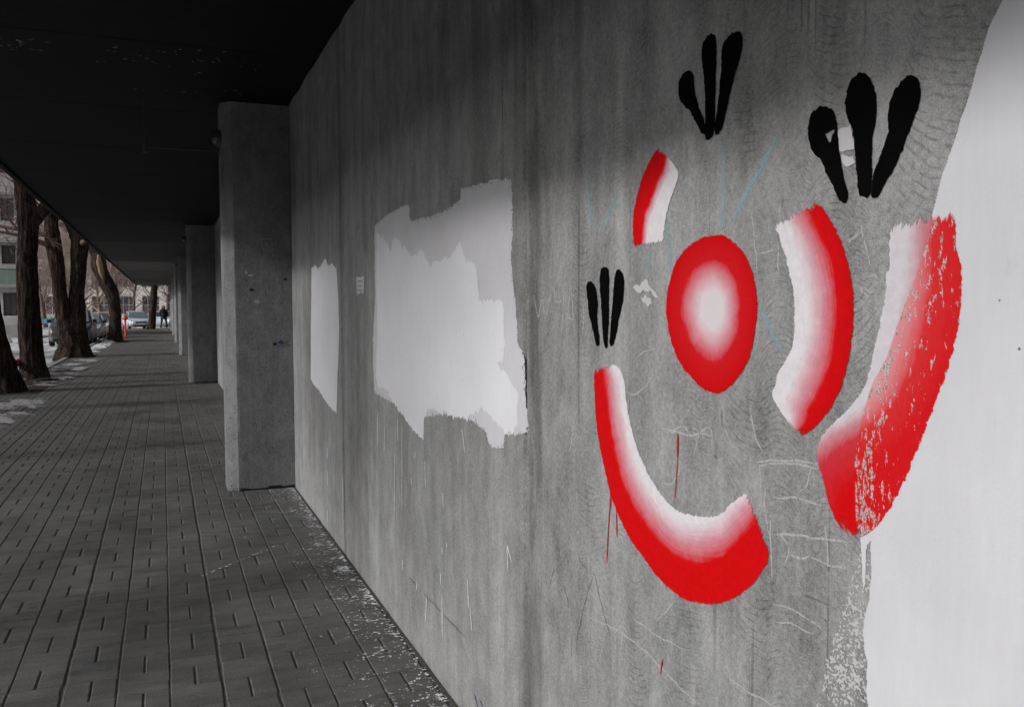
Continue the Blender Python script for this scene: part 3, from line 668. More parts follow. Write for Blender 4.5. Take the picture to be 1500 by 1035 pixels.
# ---------------------------------------------------------------- pavement of basket-weave bricks
pave_mesh = MB()
pave_mesh.box(KERB_X, WALL_X+0.25, Y0, 70.9, -0.14, -0.0058)
pavement = tag(pave_mesh.build('pavement', M['bedding_sand']), kind='structure')
X_ORG, Y_ORG = -0.0063, 4.96
PITS = [(-2.75, -2.12, 17.45, 22.6), (-2.75, -2.05, 29.7, 31.6), (-2.75, -1.5, 42.6, 44.3), (-1.4, -0.2, 67.9, 69.5)]
PILLAR_Y = [7.45 + 11.25*i for i in range(6)]

def brick_geo(sx, sy, bev=0.0035, top=0.0):
    hx, hy = sx/2, sy/2
    v = []
    for z, d in ((-0.03, 0.0), (top-bev, 0.0), (top, bev)):
        e = d*0.38                      # the cross joints are tight, the long ones open
        v += [(-hx+d, -hy+e, z), (hx-d, -hy+e, z), (hx-d, hy-e, z), (-hx+d, hy-e, z)]
    f = [(8, 9, 10, 11)]
    for k in (0, 4):
        for i in range(4):
            j = (i+1) % 4
            f.append((k+i, k+j, k+4+j, k+4+i))
    return v, f
LONG = (0.0952, 0.1992)
WIDE = (0.1945, 0.0994)
brick_meshes = {}
for key, (sx, sy) in (('long', LONG), ('wide', WIDE)):
    for i in range(3):
        m = MB(); v, f = brick_geo(sx-0.0012*i, sy-0.0007*i, 0.0042+0.001*i)
        m.add(v, f)
        brick_meshes[key, i] = m.mesh('brick', M['paver'])
bricks = []
br = random.Random(11)
kmin, kmax = -14, 6
drift = {k: br.uniform(-0.002, 0.002) for k in range(kmin-1, kmax+2)}
for k in range(kmin, kmax):
    for mm in range(int((Y0-Y_ORG)/0.2)+1, int((70.8-Y_ORG)/0.2)):
        cx = X_ORG + 0.2*(k+0.5) + drift[k]
        cy = Y_ORG + 0.2*mm
        wob = 0.004*noise.noise((k*0.7, cy*0.6, 0.0))
        cells = [('long', -0.0502, 0), ('long', 0.0502, 0)] if (k+mm) % 2 == 0 else [('wide', 0, -0.05), ('wide', 0, 0.05)]
        for key, dx, dy in cells:
            bx, by = cx+dx+wob+br.uniform(-0.0012, 0.0012), cy+dy+br.uniform(-0.0002, 0.0002)
            half = (LONG if key == 'long' else WIDE)[0]/2
            if bx-half < KERB_X+0.004: continue
            if bx+half > WALL_X-0.004:
                continue
            if any(a < bx < b and c < by < d for a, b, c, d in PITS): continue
            bricks.append((key, bx, by, br.uniform(-0.0006, 0.0005), br.uniform(-0.004, 0.004), br.uniform(-0.004, 0.004), br.randrange(3)))

def seen_area(b):
    d = Vector((b[1], b[2], -CAM_H))
    z = d.dot(AX[2])
    if z < 0.3: return 0
    u, w = d.dot(AX[0])/z, d.dot(AX[1])/z
    if abs(u) > 0.60 or abs(w) > 0.415: return 0
    return 1/z**3
order = sorted(range(len(bricks)), key=lambda i: -seen_area(bricks[i]))
single = set(order[:300])
for i in order[:300]:
    key, bx, by, bz, ta, tb, var = bricks[i]
    o = bpy.data.objects.new('brick', brick_meshes[key, var])
    o.location = (bx, by, bz)
    o.rotation_euler = (ta, tb, 0)
    link(o, pavement)
rest = MB()
for i, (key, bx, by, bz, ta, tb, var) in enumerate(bricks):
    if i in single: continue
    sx, sy = LONG if key == 'long' else WIDE
    v, f = brick_geo(sx-0.0012*var, sy-0.0007*var, 0.0042+0.001*var)
    rest.add([(bx+p[0], by+p[1], bz+p[2]+p[1]*ta-p[0]*tb) for p in v], f)
tag(rest.build('brick_field', M['paver'], pavement), kind='stuff')
# mortar haunch between the last full course and the wall
hm = MB()
last = X_ORG + 0.2*5
y = Y0
edge = random.Random(3)
while y < Y1:
    step = edge.uniform(0.18, 0.42)
    hm.box(last+0.004, WALL_X-0.003, y+0.003, min(y+step, Y1)-0.003, -0.02, edge.uniform(-0.004, 0.001))
    y += step
hm.build('edge_mortar', M['bedding_sand'], pavement)

# kerb stones
kerb = empty('kerb', (KERB_X-0.07, 0, 0)); tag(kerb, kind='structure')
km = MB(); km.box(-0.068, 0.066, -0.495, 0.495, -0.16, 0.018)
kme = km.mesh('kerb_stone', M['granite_kerb'])
for j in range(-12, 71):
    o = bpy.data.objects.new('kerb_stone', kme)
    o.location = (rng.uniform(-0.004, 0.002), j+0.5, rng.uniform(-0.006, 0.004))
    link(o, kerb)

# tree pits: soil a little below the bricks
for a, b, c, d in PITS:
    m = MB(); n = 14
    nx, ny = n, int(n*(d-c)/(b-a))
    vs = [(a+(b-a)*i/nx, c+(d-c)*j/ny, 0.004+0.014*noise.noise((i*0.5, j*0.5, c))) for j in range(ny+1) for i in range(nx+1)]
    m.add(vs, [(j*(nx+1)+i, j*(nx+1)+i+1, (j+1)*(nx+1)+i+1, (j+1)*(nx+1)+i) for j in range(ny) for i in range(nx)])
    tag(m.build('tree_pit', M['soil'], None, True), kind='structure')

# old snow lying in patches on the pavement edge and the road side
def snow_patch(x0, x1, y0, y1, thr, seed, cell=0.05, hgt=0.03, sx=3.0, sy=1.4, base=0.002):
    nx, ny = int((x1-x0)/cell), int((y1-y0)/cell)
    m = MB(); idx = {}
    def hv(i, j):
        x, y = x0+i*cell, y0+j*cell
        e = min(i, nx-i)/max(nx, 1)*4; e2 = min(j, ny-j)/max(ny, 1)*4
        fall = min(1, e)*min(1, e2)
        return (noise.fractal((x*sx, y*sy, seed), 0.6, 2.2, 6)*0.5+0.5)*fall - thr
    for j in range(ny):
        for i in range(nx):
            hs_ = [hv(i, j), hv(i+1, j), hv(i+1, j+1), hv(i, j+1)]
            if max(hs_) <= 0: continue
            q = []
            for (a, b_), h in zip(((i, j), (i+1, j), (i+1, j+1), (i, j+1)), hs_):
                if (a, b_) not in idx:
                    idx[a, b_] = len(m.v)
                    m.v.append((x0+a*cell, y0+b_*cell, base + (max(h, -0.02)*hgt*4 if h > 0 else -0.004)))
                q.append(idx[a, b_])
            m.f.append(tuple(q)); m.m.append(0)
    return m
s = snow_patch(-2.74, -1.9, 31.0, 47.5, 0.44, 7.7, 0.07, 0.05, 2.0, 0.8, 0.006)
tag(s.build('snow', M['snow'], None, True), 'snow strip between the forked tree and the curved tree', 'snow', kind='stuff')
s = snow_patch(-9.3, -2.95, 20.0, 70.5, 0.52, 9.1, 0.16, 0.05, 1.3, 0.16, -0.126)
tag(s.build('snow', M['snow'], None, True), 'worn snow lying in streaks along the road', 'snow', kind='stuff')

# ---------------------------------------------------------------- the long concrete wall
wall = empty('concrete_wall', (WALL_X, 0, 0))
tag(wall, 'long grey board-marked concrete wall with red, white and black brush-painted mural', 'wall')
SEAM0, PANEL = 2.405, 2.885
j0 = int((Y0-SEAM0)/PANEL)-1
ya = SEAM0 + PANEL*j0
k = 0
while ya < Y1:
    a, b = max(ya, Y0)+0.006, min(ya+PANEL, Y1)-0.006
    if b-a > 0.2:
        m = MB()
        c = 0.009
        prof = [(0.2, a), (c, a), (0, a+c), (0, b-c), (c, b), (0.2, b)]
        vs = [(px, py, z) for z in (-0.13, CEIL+0.1) for px, py in prof]
        n = len(prof)
        m.add(vs, [(i, (i+1) % n, (i+1) % n+n, i+n)[::-1] for i in range(n)] + [tuple(range(n)), tuple(range(2*n-1, n-1, -1))])
        near = b < SEAM0+0.1
        m.build('wall_panel', M['wall_concrete_trowelled' if near else 'wall_concrete'], wall)
    ya += PANEL
m = MB(); m.box(0.2, 0.4, Y0, Y1, -0.13, CEIL+0.1)
m.build('wall_core', M['wall_concrete'], wall)
# rough pour line under the ceiling
m = MB(); e = random.Random(5); y = Y0+0.1
while y < 40:
    st = e.uniform(0.1, 0.5)
    h = e.uniform(0.004, 0.03)
    d = e.uniform(0.003, 0.010)
    m.box(-d, 0.004, y, y+st, CEIL-h, CEIL-0.0015)
    y += st+0.0005+(e.uniform(0, 0.3) if e.random() < 0.4 else 0)
m.build('pour_line', M['wall_concrete'], wall)

# ---- painted marks: thin films of paint built as real layers on the wall face
VN = {}
def vnoise(y, z, scale, seed):
    """smooth value noise on numpy arrays"""
    if seed not in VN: VN[seed] = np.random.RandomState(seed).rand(256, 256)
    T = VN[seed]
    a, b = y*scale, z*scale
    i, j = np.floor(a).astype(int), np.floor(b).astype(int)
    fa, fb = a-i, b-j
    fa, fb = fa*fa*(3-2*fa), fb*fb*(3-2*fb)
    g = lambda p, q: T[p % 256, q % 256]
    return (g(i, j)*(1-fa)+g(i+1, j)*fa)*(1-fb) + (g(i, j+1)*(1-fa)+g(i+1, j+1)*fa)*fb
def inside(poly, Yg, Zg):
    r = np.zeros(Yg.shape, bool)
    n = len(poly)
    for i in range(n):
        (y1, z1), (y2, z2) = poly[i], poly[(i+1) % n]
        if z1 == z2: continue
        c = (z1 > Zg) != (z2 > Zg)
        r ^= c & (Yg < (y2-y1)*(Zg-z1)/(z2-z1)+y1)
    return r
def grid_for(poly, cell, pad=0.02):
    ys = [p[0] for p in poly]; zs = [p[1] for p in poly]
    gy = np.arange(min(ys)-pad, max(ys)+pad, cell); gz = np.arange(min(zs)-pad, max(zs)+pad, cell)
    return np.meshgrid(gy, gz), gy, gz
def raster_mesh(mask, gy, gz, cell, off, name, mat, parent):
    """each row of covered cells becomes a few long quads"""
    m = MB()
    for r in range(mask.shape[0]):
        row = np.concatenate(([False], mask[r], [False])).astype(np.int8)
        d = np.diff(row)
        for a, b in zip(np.where(d == 1)[0], np.where(d == -1)[0]):
            y0, y1 = gy[0]+a*cell, gy[0]+b*cell
            z0 = gz[r]; z1 = z0+cell
            m.add([(-off, y1, z0), (-off, y0, z0), (-off, y0, z1), (-off, y1, z1)], [(0, 1, 2, 3)])
    return m.build(name, mat, parent)
def paint_poly(poly, name, mat, off, cell=0.0015, jit=0.003, freq=140, seed=1, stipple=0.0, holes=(), vstreak=0.0, speckle=False):
    (Yg, Zg), gy, gz = grid_for(poly, cell)
    wy = (vnoise(Yg, Zg, freq, seed)-0.5)*2*jit + (vnoise(Yg, Zg, freq*0.25, seed+1)-0.5)*2*jit
    wz = (vnoise(Yg, Zg, freq, seed+2)-0.5)*2*jit*(1+vstreak) + (vnoise(Yg, Zg*0.05, freq*1.5, seed+3)-0.5)*2*jit*vstreak*3
    mk = inside(poly, Yg+wy, Zg+wz)
    for h in holes: mk &= ~inside(h, Yg+wy, Zg+wz)
    if stipple:
        soft = np.zeros(Yg.shape)
        for q in range(10):
            a = q*2*math.pi/10
            soft += inside(poly, Yg+math.cos(a)*stipple, Zg+math.sin(a)*stipple*0.8)
        soft /= 10
        cover = 0.25+soft*0.75 if not speckle else 0.20+soft*0.42
        mk &= (vnoise(Yg, Zg, 210 if not speckle else 330, seed+5)*0.75+0.25*vnoise(Yg, Zg, 90, seed+6)) < cover
    return raster_mesh(mk, gy, gz, cell, off, name, mat, wall)
def line_mesh(lines, name, mat, off, parent, taper=True, wob=0.0, widen=1.0):
    m = MB(); r = random.Random(len(lines))
    for w, pts in lines:
        P = [Vector((p[0], p[1])) for p in pts]
        Q = []
        for a, b in zip(P[:-1], P[1:]):
            n = max(2, int((b-a).length/0.012))
            Q += [a.lerp(b, i/n) for i in range(n)]
        Q.append(P[-1])
        # soften corners
        for _ in range(3):
            Q = [Q[0]] + [(Q[i-1]+Q[i]*2+Q[i+1])/4 for i in range(1, len(Q)-1)] + [Q[-1]]
        if wob:
            Q = [q + Vector((wob*noise.noise((q.x*30, q.y*30, 3.1)), wob*noise.noise((q.x*30, q.y*30, 9.4)))) for q in Q]
        L, n = [], len(Q)
        for i, q in enumerate(Q):
            d = Q[min(i+1, n-1)]-Q[max(i-1, 0)]
            d = d.normalized() if d.length > 0 else Vector((0, 1))
            nn = Vector((-d.y, d.x))
            t = i/(n-1)
            hw = w/2*widen*(0.75+0.5*r.random())*((0.35+0.65*min(1, 6*t, 6*(1-t))) if taper else 1)
            L.append((q+nn*hw, q-nn*hw))
        b = len(m.v)
        for a_, c_ in L:
            m.v += [(-off, a_.x, a_.y), (-off, c_.x, c_.y)]
        for i in range(n-1):
            m.f.append((b+2*i, b+2*i+1, b+2*i+3, b+2*i+2)); m.m.append(0)
        off += 0.00001
    return m.build(name, mat, parent)

def resample(pts, n):
    P = [Vector((p[0], p[1])) for p in pts]
    # Catmull-Rom through the points
    out = []
    ext = [P[0]*2-P[1]] + P + [P[-1]*2-P[-2]]
    for i in range(1, len(ext)-2):
        p0, p1, p2, p3 = ext[i-1:i+3]
        for s_ in range(12):
            t = s_/12
            out.append(0.5*((2*p1)+(p2-p0)*t+(2*p0-5*p1+4*p2-p3)*t*t+(3*p1-p0-3*p2+p3)*t**3))
    out.append(P[-1])
    L = [0]
    for a, b in zip(out[:-1], out[1:]): L.append(L[-1]+(b-a).length)
    res = []
    j = 0
    for i in range(n):
        d = L[-1]*i/(n-1)
        while j < len(L)-2 and L[j+1] < d: j += 1
        t = (d-L[j])/max(L[j+1]-L[j], 1e-9)
        res.append(out[j].lerp(out[j+1], min(max(t, 0), 1)))
    return res
def split_side(y, z):
    """signed distance from the edge of the big white coat (positive on the white)"""
    S = sorted(((p[1], p[0]) for p in SPLIT))
    for (z0, y0), (z1, y1) in zip(S[:-1], S[1:]):
        if z0 <= z <= z1: return (y0+(y1-y0)*(z-z0)/(z1-z0)) - y
    return (S[-1][1] if z > S[-1][0] else S[0][1]) - y
def stroke(key, label, mat, off, n=90, mcols=14):
    A, B = resample(STROKE[key][0], n), resample(STROKE[key][1], n)
    m = MB(); uv = []; side = []
    for i in range(n):
        for j in range(mcols+1):
            p = A[i].lerp(B[i], j/mcols)
            m.v.append((-off, p.x, p.y)); uv.append((j/mcols, i/(n-1))); side.append(split_side(p.x, p.y))
    w = mcols+1
    for i in range(n-1):
        for j in range(mcols):
            m.f.append((i*w+j, i*w+j+1, (i+1)*w+j+1, (i+1)*w+j)); m.m.append(0)
    o = m.build('paint_stroke', mat, wall)
    o['label'] = label
    me = o.data
    lay = me.uv_layers.new(name='UVMap')
    vi = np.zeros(len(me.loops), dtype=np.int32); me.loops.foreach_get('vertex_index', vi)
    lay.data.foreach_set('uv', np.array(uv, dtype=np.float32)[vi].ravel())
    at = me.attributes.new('side', 'FLOAT', 'POINT')
    at.data.foreach_set('value', np.array(side, dtype=np.float32))
    return o

# the big white coat at the right runs on past the picture's edge
white_poly = [tuple(p) for p in WHITE_BIG] + [(1.03, 0.62), (0.96, 0.40), (0.80, 0.24), (0.3, 0.14), (-0.5, 0.16), (-1.0, 0.5), (-1.15, 1.1), (-0.9, 1.8), (-0.35, 2.35), (0.2, 2.5), (0.55, 2.38), (0.72, 2.15)]
paint_poly(white_poly, 'white_paint_coat', M['paint_white'], 0.0012, 0.0015, 0.0011, 60, 3)['label'] = 'large smooth white paint area with curved edge'
paint_poly([tuple(p) for p in SPONGE] + [], 'sponge_paint', M['paint_white_thin'], 0.0008, 0.0011, 0.004, 160, 9, stipple=0.05, speckle=True)['label'] = 'stippled thin white paint along the lower white edge'
stroke('arc_small', 'short curved red stroke fading to white', M['stroke_small_arc'], 0.0016)
stroke('smile', 'long hook-shaped red stroke fading to white inside', M['stroke_smile'], 0.0016, 140, 18)
stroke('arc_mid', 'curved white stroke with red outer edge beside the oval', M['stroke_mid_arc'], 0.0016, 110, 18)
stroke('arc_big', 'largest red and white stroke, flaking over the white coat', M['stroke_big_arc'], 0.0020, 150, 22)
# oval
rim = resample([tuple(p) for p in OVAL] + [tuple(OVAL[0])], 97)[:-1]
cen = Vector(OVALC[0]); m = MB(); uv = []
rings = 16
for i in range(rings+1):
    for k, p in enumerate(rim):
        q = cen.lerp(p, max(i/rings, 0.002)); m.v.append((-0.0017, q.x, q.y)); uv.append((i/rings, k/96))
for i in range(rings):
    for k in range(96):
        k2 = (k+1) % 96
        m.f.append((i*96+k, i*96+k2, (i+1)*96+k2, (i+1)*96+k)); m.m.append(0)
o = m.build('paint_oval', M['stroke_oval'], wall); o['label'] = 'red oval with blurred white heart'
lay = o.data.uv_layers.new(name='UVMap')
vi = np.zeros(len(o.data.loops), dtype=np.int32); o.data.loops.foreach_get('vertex_index', vi)
lay.data.foreach_set('uv', np.array(uv, dtype=np.float32)[vi].ravel())
# black tufts
sd_ = 40
for key, lab in (('upper', 'black brush tuft over the short red stroke'), ('right', 'large black brush tuft beside the white coat'), ('low', 'small black brush tuft over the hook-shaped stroke')):
    for pl in BLACK[key]:
        sm = [tuple(v) for v in resample(list(pl)+[pl[0]], 70)[:-1]]
        hol = [CHIPS[2]] if key == 'right' and pl is BLACK[key][0] else []
        paint_poly(sm, 'black_brush_mark', M['paint_black'], 0.0014, 0.0011, 0.0013, 150, sd_, vstreak=0.45, holes=hol)['label'] = lab
        sd_ += 11
for i, pl in enumerate(CHIPS[:2]):
    paint_poly(pl, 'white_paint_chip', M['paint_white_thin'], 0.0018, 0.0012, 0.002, 120, 90+i)
for i, pl in enumerate(BLOTCH):
    paint_poly(pl, 'white_paint_blotch', M['paint_white_thin'], 0.0014, 0.0012, 0.005, 90, 95+i)
# white cover-up patches further along
paint_poly(PATCH_SMALL, 'white_paint_patch', M['paint_white_left'], 0.0016, 0.003, 0.004, 60, 101, vstreak=0.5)['label'] = 'narrow white cover-up patch near the pillar'
paint_poly(PATCH_BACK, 'grey_paint_patch', M['paint_white_left_thin'], 0.0012, 0.0025, 0.006, 70, 111, stipple=0.022)['label'] = 'thin grey-white roller coat behind the white patch'
paint_poly(PATCH_FRONT, 'white_paint_patch', M['paint_white_left'], 0.0018, 0.003, 0.006, 50, 121, vstreak=0.5)['label'] = 'broad white cover-up patch with jagged top'
paint_poly(TAG, 'white_tag', M['paint_white_left_thin'], 0.0016, 0.004, 0.010, 22, 131)
ty, tz = TAG[0]
line_mesh([(0.008, [(ty-0.03, tz-0.02), (ty-0.17, tz-0.024)]), (0.008, [(ty-0.03, tz-0.045), (ty-0.15, tz-0.05)]), (0.008, [(ty-0.03, tz-0.07), (ty-0.17, tz-0.074)])], 'tag_line', M['graphite'], 0.0022, wall)
tag(line_mesh(DRIP_W, 'white_paint_drip', M['paint_drip_white'], 0.0020, wall, widen=1.9), kind='stuff')
tag(line_mesh(DRIP_R, 'red_paint_drip', M['paint_red'], 0.0022, wall), kind='stuff')
tag(line_mesh(CHALK, 'chalk_scratch', M['chalk_white'], 0.0006, wall, wob=0.006, widen=1.7), kind='stuff')
tag(line_mesh(GRAPHITE, 'dark_scrape', M['graphite'], 0.0005, wall, wob=0.004, widen=1.5), kind='stuff')
tag(line_mesh(TEAL, 'turquoise_chalk_mark', M['chalk_teal'], 0.0004, wall, wob=0.004), kind='stuff')
tag(line_mesh(BLUE_TAG, 'blue_paint_mark', M['paint_blue'], 0.0006, wall), kind='stuff')

# trodden ice and snow lies as a thin broken film on the bricks
def floor_film(x0, x1, y0, y1, cell, thr, seed, z, name, mat, label, cat):
    gx = np.arange(x0, x1, cell); gy_ = np.arange(y0, y1, cell*1.5)
    Xg, Yq = np.meshgrid(gx, gy_)
    ex = np.clip(np.minimum(Xg-x0+0.15, (x1-Xg)*1.4)/((x1-x0)*0.45), 0, 1)*np.clip(np.minimum(Yq-y0, y1-Yq)/((y1-y0)*0.22), 0, 1)
    f = 0.34*vnoise(Xg, Yq*0.6, 2.6, seed)+0.26*vnoise(Xg+Yq*0.5, Yq*0.35, 8, seed+1)+0.22*vnoise(Xg+Yq*0.4, Yq*0.5, 22, seed+2)+0.18*vnoise(Xg, Yq, 55, seed+3)
    mk = f*(0.55+0.45*ex)*np.where(ex > 0.02, 1, 0) > thr
    m = MB()
    for r in range(mk.shape[0]):
        row = np.concatenate(([False], mk[r], [False])).astype(np.int8)
        d = np.diff(row)
        for a, b in zip(np.where(d == 1)[0], np.where(d == -1)[0]):
            xa, xb = x0+a*cell, x0+b*cell
            zz = z + 0.003*vnoise(np.array(xa), np.array(gy_[r]), 3, seed+4)
            m.add([(xa, gy_[r], zz), (xb, gy_[r], zz), (xb, gy_[r]+cell*1.5, zz), (xa, gy_[r]+cell*1.5, zz)], [(0, 1, 2, 3)])
    return tag(m.build(name, mat), label, cat, kind='stuff')
floor_film(-2.72, -1.62, 11.3, 17.0, 0.008, 0.505, 401, 0.003, 'snow', M['ice'], 'patchy grey snow trodden into the bricks before the leaning tree', 'snow')
floor_film(-2.70, -1.6, 17.2, 30.5, 0.014, 0.49, 411, 0.024, 'snow', M['ice'], 'thin snow between the near trees and the walkway', 'snow')

# ---------------------------------------------------------------- canopy over the walkway
canopy = empty('canopy', (0, 0, CEIL))
tag(canopy, 'black board-formed canopy slab over the brick walkway', 'canopy')
PW = 2.0
y = Y0
while y < Y1-0.01:
    b = min(y+PW, Y1)
    m = MB()
    half = (EDGE_X + 0.9)
    # panel colour steps from near-black on the near bays to lighter grey further on
    cm = M['ceiling' if y < 17.9 else 'ceiling_dark_grey' if y < 23.9 else 'ceiling_mid_grey' if y < 33.9 else 'ceiling_light_grey']
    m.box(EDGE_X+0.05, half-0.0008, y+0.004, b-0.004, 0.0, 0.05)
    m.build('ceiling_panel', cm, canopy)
    m = MB(); m.box(half+0.0008, WALL_X+0.18, y+0.004, b-0.004, 0.0006, 0.05)
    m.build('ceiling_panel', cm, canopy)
    y = b
m = MB(); m.box(EDGE_X, WALL_X+0.4, Y0, Y1, 0.102, 0.40); m.box(EDGE_X+0.03, WALL_X-0.01, Y0+0.02, Y1-0.02, 0.0502, 0.1018)
m.build('slab', M['ceiling'], canopy)
m = MB(); m.box(EDGE_X-0.012, EDGE_X+0.045, Y0, Y1, -0.035, 0.10)
m.build('edge_beam', M['ceiling'], canopy)
m = MB(); m.box(EDGE_X-0.03, EDGE_X-0.0125, Y0, Y1, -0.02, 0.012)
m.build('drip_edge', M['pale_steel'], canopy)
m = MB(); m.box(EDGE_X+0.05, WALL_X-0.01, Y1+0.002, Y1+0.05, -0.035, 0.10)
m.build('end_beam', M['ceiling'], canopy)
m = MB(); fr = random.Random(21)
for fx, fy in FLECK:
    for _ in range(2):
        cx, cy = fx+fr.uniform(-0.06, 0.06), fy+fr.uniform(-0.05, 0.05)
        a, b = fr.uniform(0.004, 0.018), fr.uniform(0.003, 0.009)
        n = 7
        vs = [(cx+a*math.cos(t*6.283/n)*fr.uniform(0.6, 1.2), cy+b*math.sin(t*6.283/n)*fr.uniform(0.6, 1.2), -0.0015-fr.random()*0.001) for t in range(n)]
        m.add(vs, [tuple(range(n))[::-1]])
tag(m.build('peeling_fleck', M['slab_grey'], canopy), kind='stuff')
# the storeys that stand on the wall and the canopy
m = MB(); m.box(0.9, 9.0, Y0, Y1-0.5, CEIL+0.41, CEIL+6.0); m.box(1.45, 9.0, Y0, Y1-0.5, -0.15, CEIL+0.409)
ub = empty('building_block', (4, 20, 0)); tag(ub, 'plain concrete building rising behind the mural wall', 'building')
o = m.build('wall', M['slab_grey'], ub); o.location = (-4, -20, 0)

# ---------------------------------------------------------------- pillars
def pillar(y, first):
    root = empty('concrete_pillar', (WALL_X, y, 0))
    c, dep, proj = 0.085, 0.42, 0.548
    g = 0.004
    q_ = 0.016
    prof = [(-g, 0), (-(proj-c-q_), 0), (-(proj-c), 0), (-(proj-c)-q_*0.7, q_*0.7), (-proj+q_*0.7, c-q_*0.7), (-proj, c), (-proj, c+q_), (-proj, dep-c), (-(proj-c), dep), (-g, dep)]
    m = MB()
    nz = 130 if first else 14
    rr = random.Random(int(y*10))
    n = len(prof)
    for iz in range(nz+1):
        z = 0.003 + (CEIL-0.006)*iz/nz
        for k, (px, py) in enumerate(prof):
            jx = jy = 0
            if k in (2, 5):
                chip = max(0.0, noise.noise((k*3.1, z*5, y+2))*1.6-0.35)
                push = 0.016*chip*(0.6+0.4*noise.noise((k, z*40, y)))
                px += push; py += push if k == 2 else 0
                jx, jy = 0.003*noise.noise((k*3.1, z*7, y))+0.003*noise.noise((k*3.1, z*31, y)), 0.003*abs(noise.noise((k*3.1, z*7, y+5)))+0.003*abs(noise.noise((k*3.1, z*31, y+5)))
            # the nose flares out to the full square at the foot
            if k in (4, 5) and z < 0.10:
                py = py*(1-0.5*(1-z/0.10))
            m.v.append((px+jx, py+jy, z))
    for iz in range(nz):
        for k in range(n):
            k2 = (k+1) % n
            m.f.append((iz*n+k, iz*n+k2, (iz+1)*n+k2, (iz+1)*n+k)[::-1]); m.m.append(0)
    m.f.append(tuple(range(n))); m.m.append(0)
    m.f.append(tuple(nz*n+k for k in range(n))[::-1]); m.m.append(0)
    m.build('shaft', M['pillar_concrete'], root)
    # dark damp-proof strip along the foot
    m = MB(); e = random.Random(int(y)); x = -(proj-c)+0.01
    while x < -0.02:
        st = e.uniform(0.03, 0.09)
        m.box(x, min(x+st, -0.006), -0.0045-e.random()*0.003, 0.006, 0.004, 0.012+e.random()*0.016)
        x += st
    m.build('tar_strip', M['trim_black'], root)
    return root
PL = ['second', 'third', 'fourth', 'fifth', 'sixth']
for i, y in enumerate(PILLAR_Y):
    p_ = pillar(y, i < 2)
    lab = 'chamfered concrete pillar with white scuffs beside the narrow white patch' if i == 0 else '%s chamfered concrete pillar along the wall, counted from the mural' % PL[i-1]
    tag(p_, lab, 'pillar', 'chamfered pillars along the wall')
    if i == 0:
        # scuffs, scratched square and a blue touch on the face towards the mural
        sm = MB()
        def blob(cx, cz, a, b, n=14, seed=0):
            r = random.Random(seed)
            sm.add([(cx+a*math.cos(k*6.283/n)*r.uniform(0.6, 1.1), -0.0055, cz+b*math.sin(k*6.283/n)*r.uniform(0.6, 1.1)) for k in range(n)], [tuple(range(n))])
        fx = lambda px: -0.455 + (px-345)/82*0.46
        fz = lambda py: 1.531 + (451.4+2 - py)/1257*7.15
        blob(fx(366), fz(406), 0.028, 0.014, seed=1); blob(fx(374), fz(444), 0.030, 0.020, seed=2); blob(fx(360), fz(402), 0.012, 0.02, seed=3)
        sm.build('pale_scuff', M['chalk_white'], p_)
        sm = MB(); blob(fx(408), fz(504), 0.028, 0.018, seed=4)
        sm.build('blue_scuff', M['paint_blue'], p_)
        sm = MB(); blob(fx(399), fz(507), 0.02, 0.018, seed=5); blob(fx(367), fz(427), 0.022, 0.014, seed=6); blob(fx(416), fz(411), 0.018, 0.014, seed=8)
        sm.build('dark_scuff', M['trim_black'], p_)
        sm = MB()
        for a, b, c2, d2 in ((382, 353, 397, 352), (397, 352, 398, 369), (398, 369, 385, 369), (385, 369, 382, 353), (387, 356, 394, 366)):
            p0 = Vector((fx(a), 0, fz(b))); p1 = Vector((fx(c2), 0, fz(d2)))
            nrm = Vector((-(p1-p0).z, 0, (p1-p0).x)).normalized()*0.0022
            sm.add([(q.x, -0.0055, q.z) for q in (p0+nrm, p1+nrm, p1-nrm, p0-nrm)], [(0, 1, 2, 3)])
        sm.build('scratched_square', M['chalk_white'], p_)
    # bulkhead lamp (unlit) near the top of the nose
    lp = empty('bulkhead_lamp', (WALL_X-0.548, y+0.14, 2.93))
    tag(lp, 'small round unlit bulkhead lamp on the %s pillar from the mural' % (['first']+PL)[i], 'lamp', 'bulkhead lamps on the pillars')
    m = MB(); m.tube([(0.003, 0, 0), (-0.012, 0, 0), (-0.02, 0, 0)], [0.075, 0.075, 0.066], 18); m.build('back_plate', M['dark_steel'], lp)
    m = MB(); m.tube([(-0.018, 0, 0), (-0.035, 0, 0), (-0.052, 0, 0), (-0.062, 0, 0)], [0.060, 0.056, 0.040, 0.012], 18); m.build('glass_dome', M['glass_pane'], lp, True)
    m = MB()
    for a in (0, 1.57):
        m.tube([(-0.02, 0.066*math.cos(a), 0.066*math.sin(a)), (-0.05, 0.05*math.cos(a), 0.05*math.sin(a)), (-0.068, 0, 0), (-0.05, -0.05*math.cos(a), -0.05*math.sin(a)), (-0.02, -0.066*math.cos(a), -0.066*math.sin(a))], [0.004]*5, 6)
    m.build('wire_guard', M['dark_steel'], lp)
    if i == 0:
        ar = empty('pipe_bracket', (WALL_X-0.548, y+0.2, 2.84))
        tag(ar, 'thin horizontal pipe bracket reaching out from the first pillar under the canopy', 'bracket')
        m = MB(); m.tube([(0.004, 0, 0), (-0.57, 0, 0.0)], [0.009, 0.009], 10); m.build('pipe', M['dark_steel'], ar)
        m = MB(); m.tube([(-0.575, 0, 0.02), (-0.575, 0, -0.045)], [0.022, 0.02], 12); m.build('end_cap', M['dark_steel'], ar)
        m = MB(); m.tube([(0.004, 0, 0), (-0.012, 0, 0)], [0.03, 0.03], 14); m.build('flange', M['dark_steel'], ar)
        m = MB(); m.tube([(-0.575, 0, 0.015), (-0.575, 0, 0.379)], [0.004, 0.004], 6); m.build('hanger', M['dark_steel'], ar)

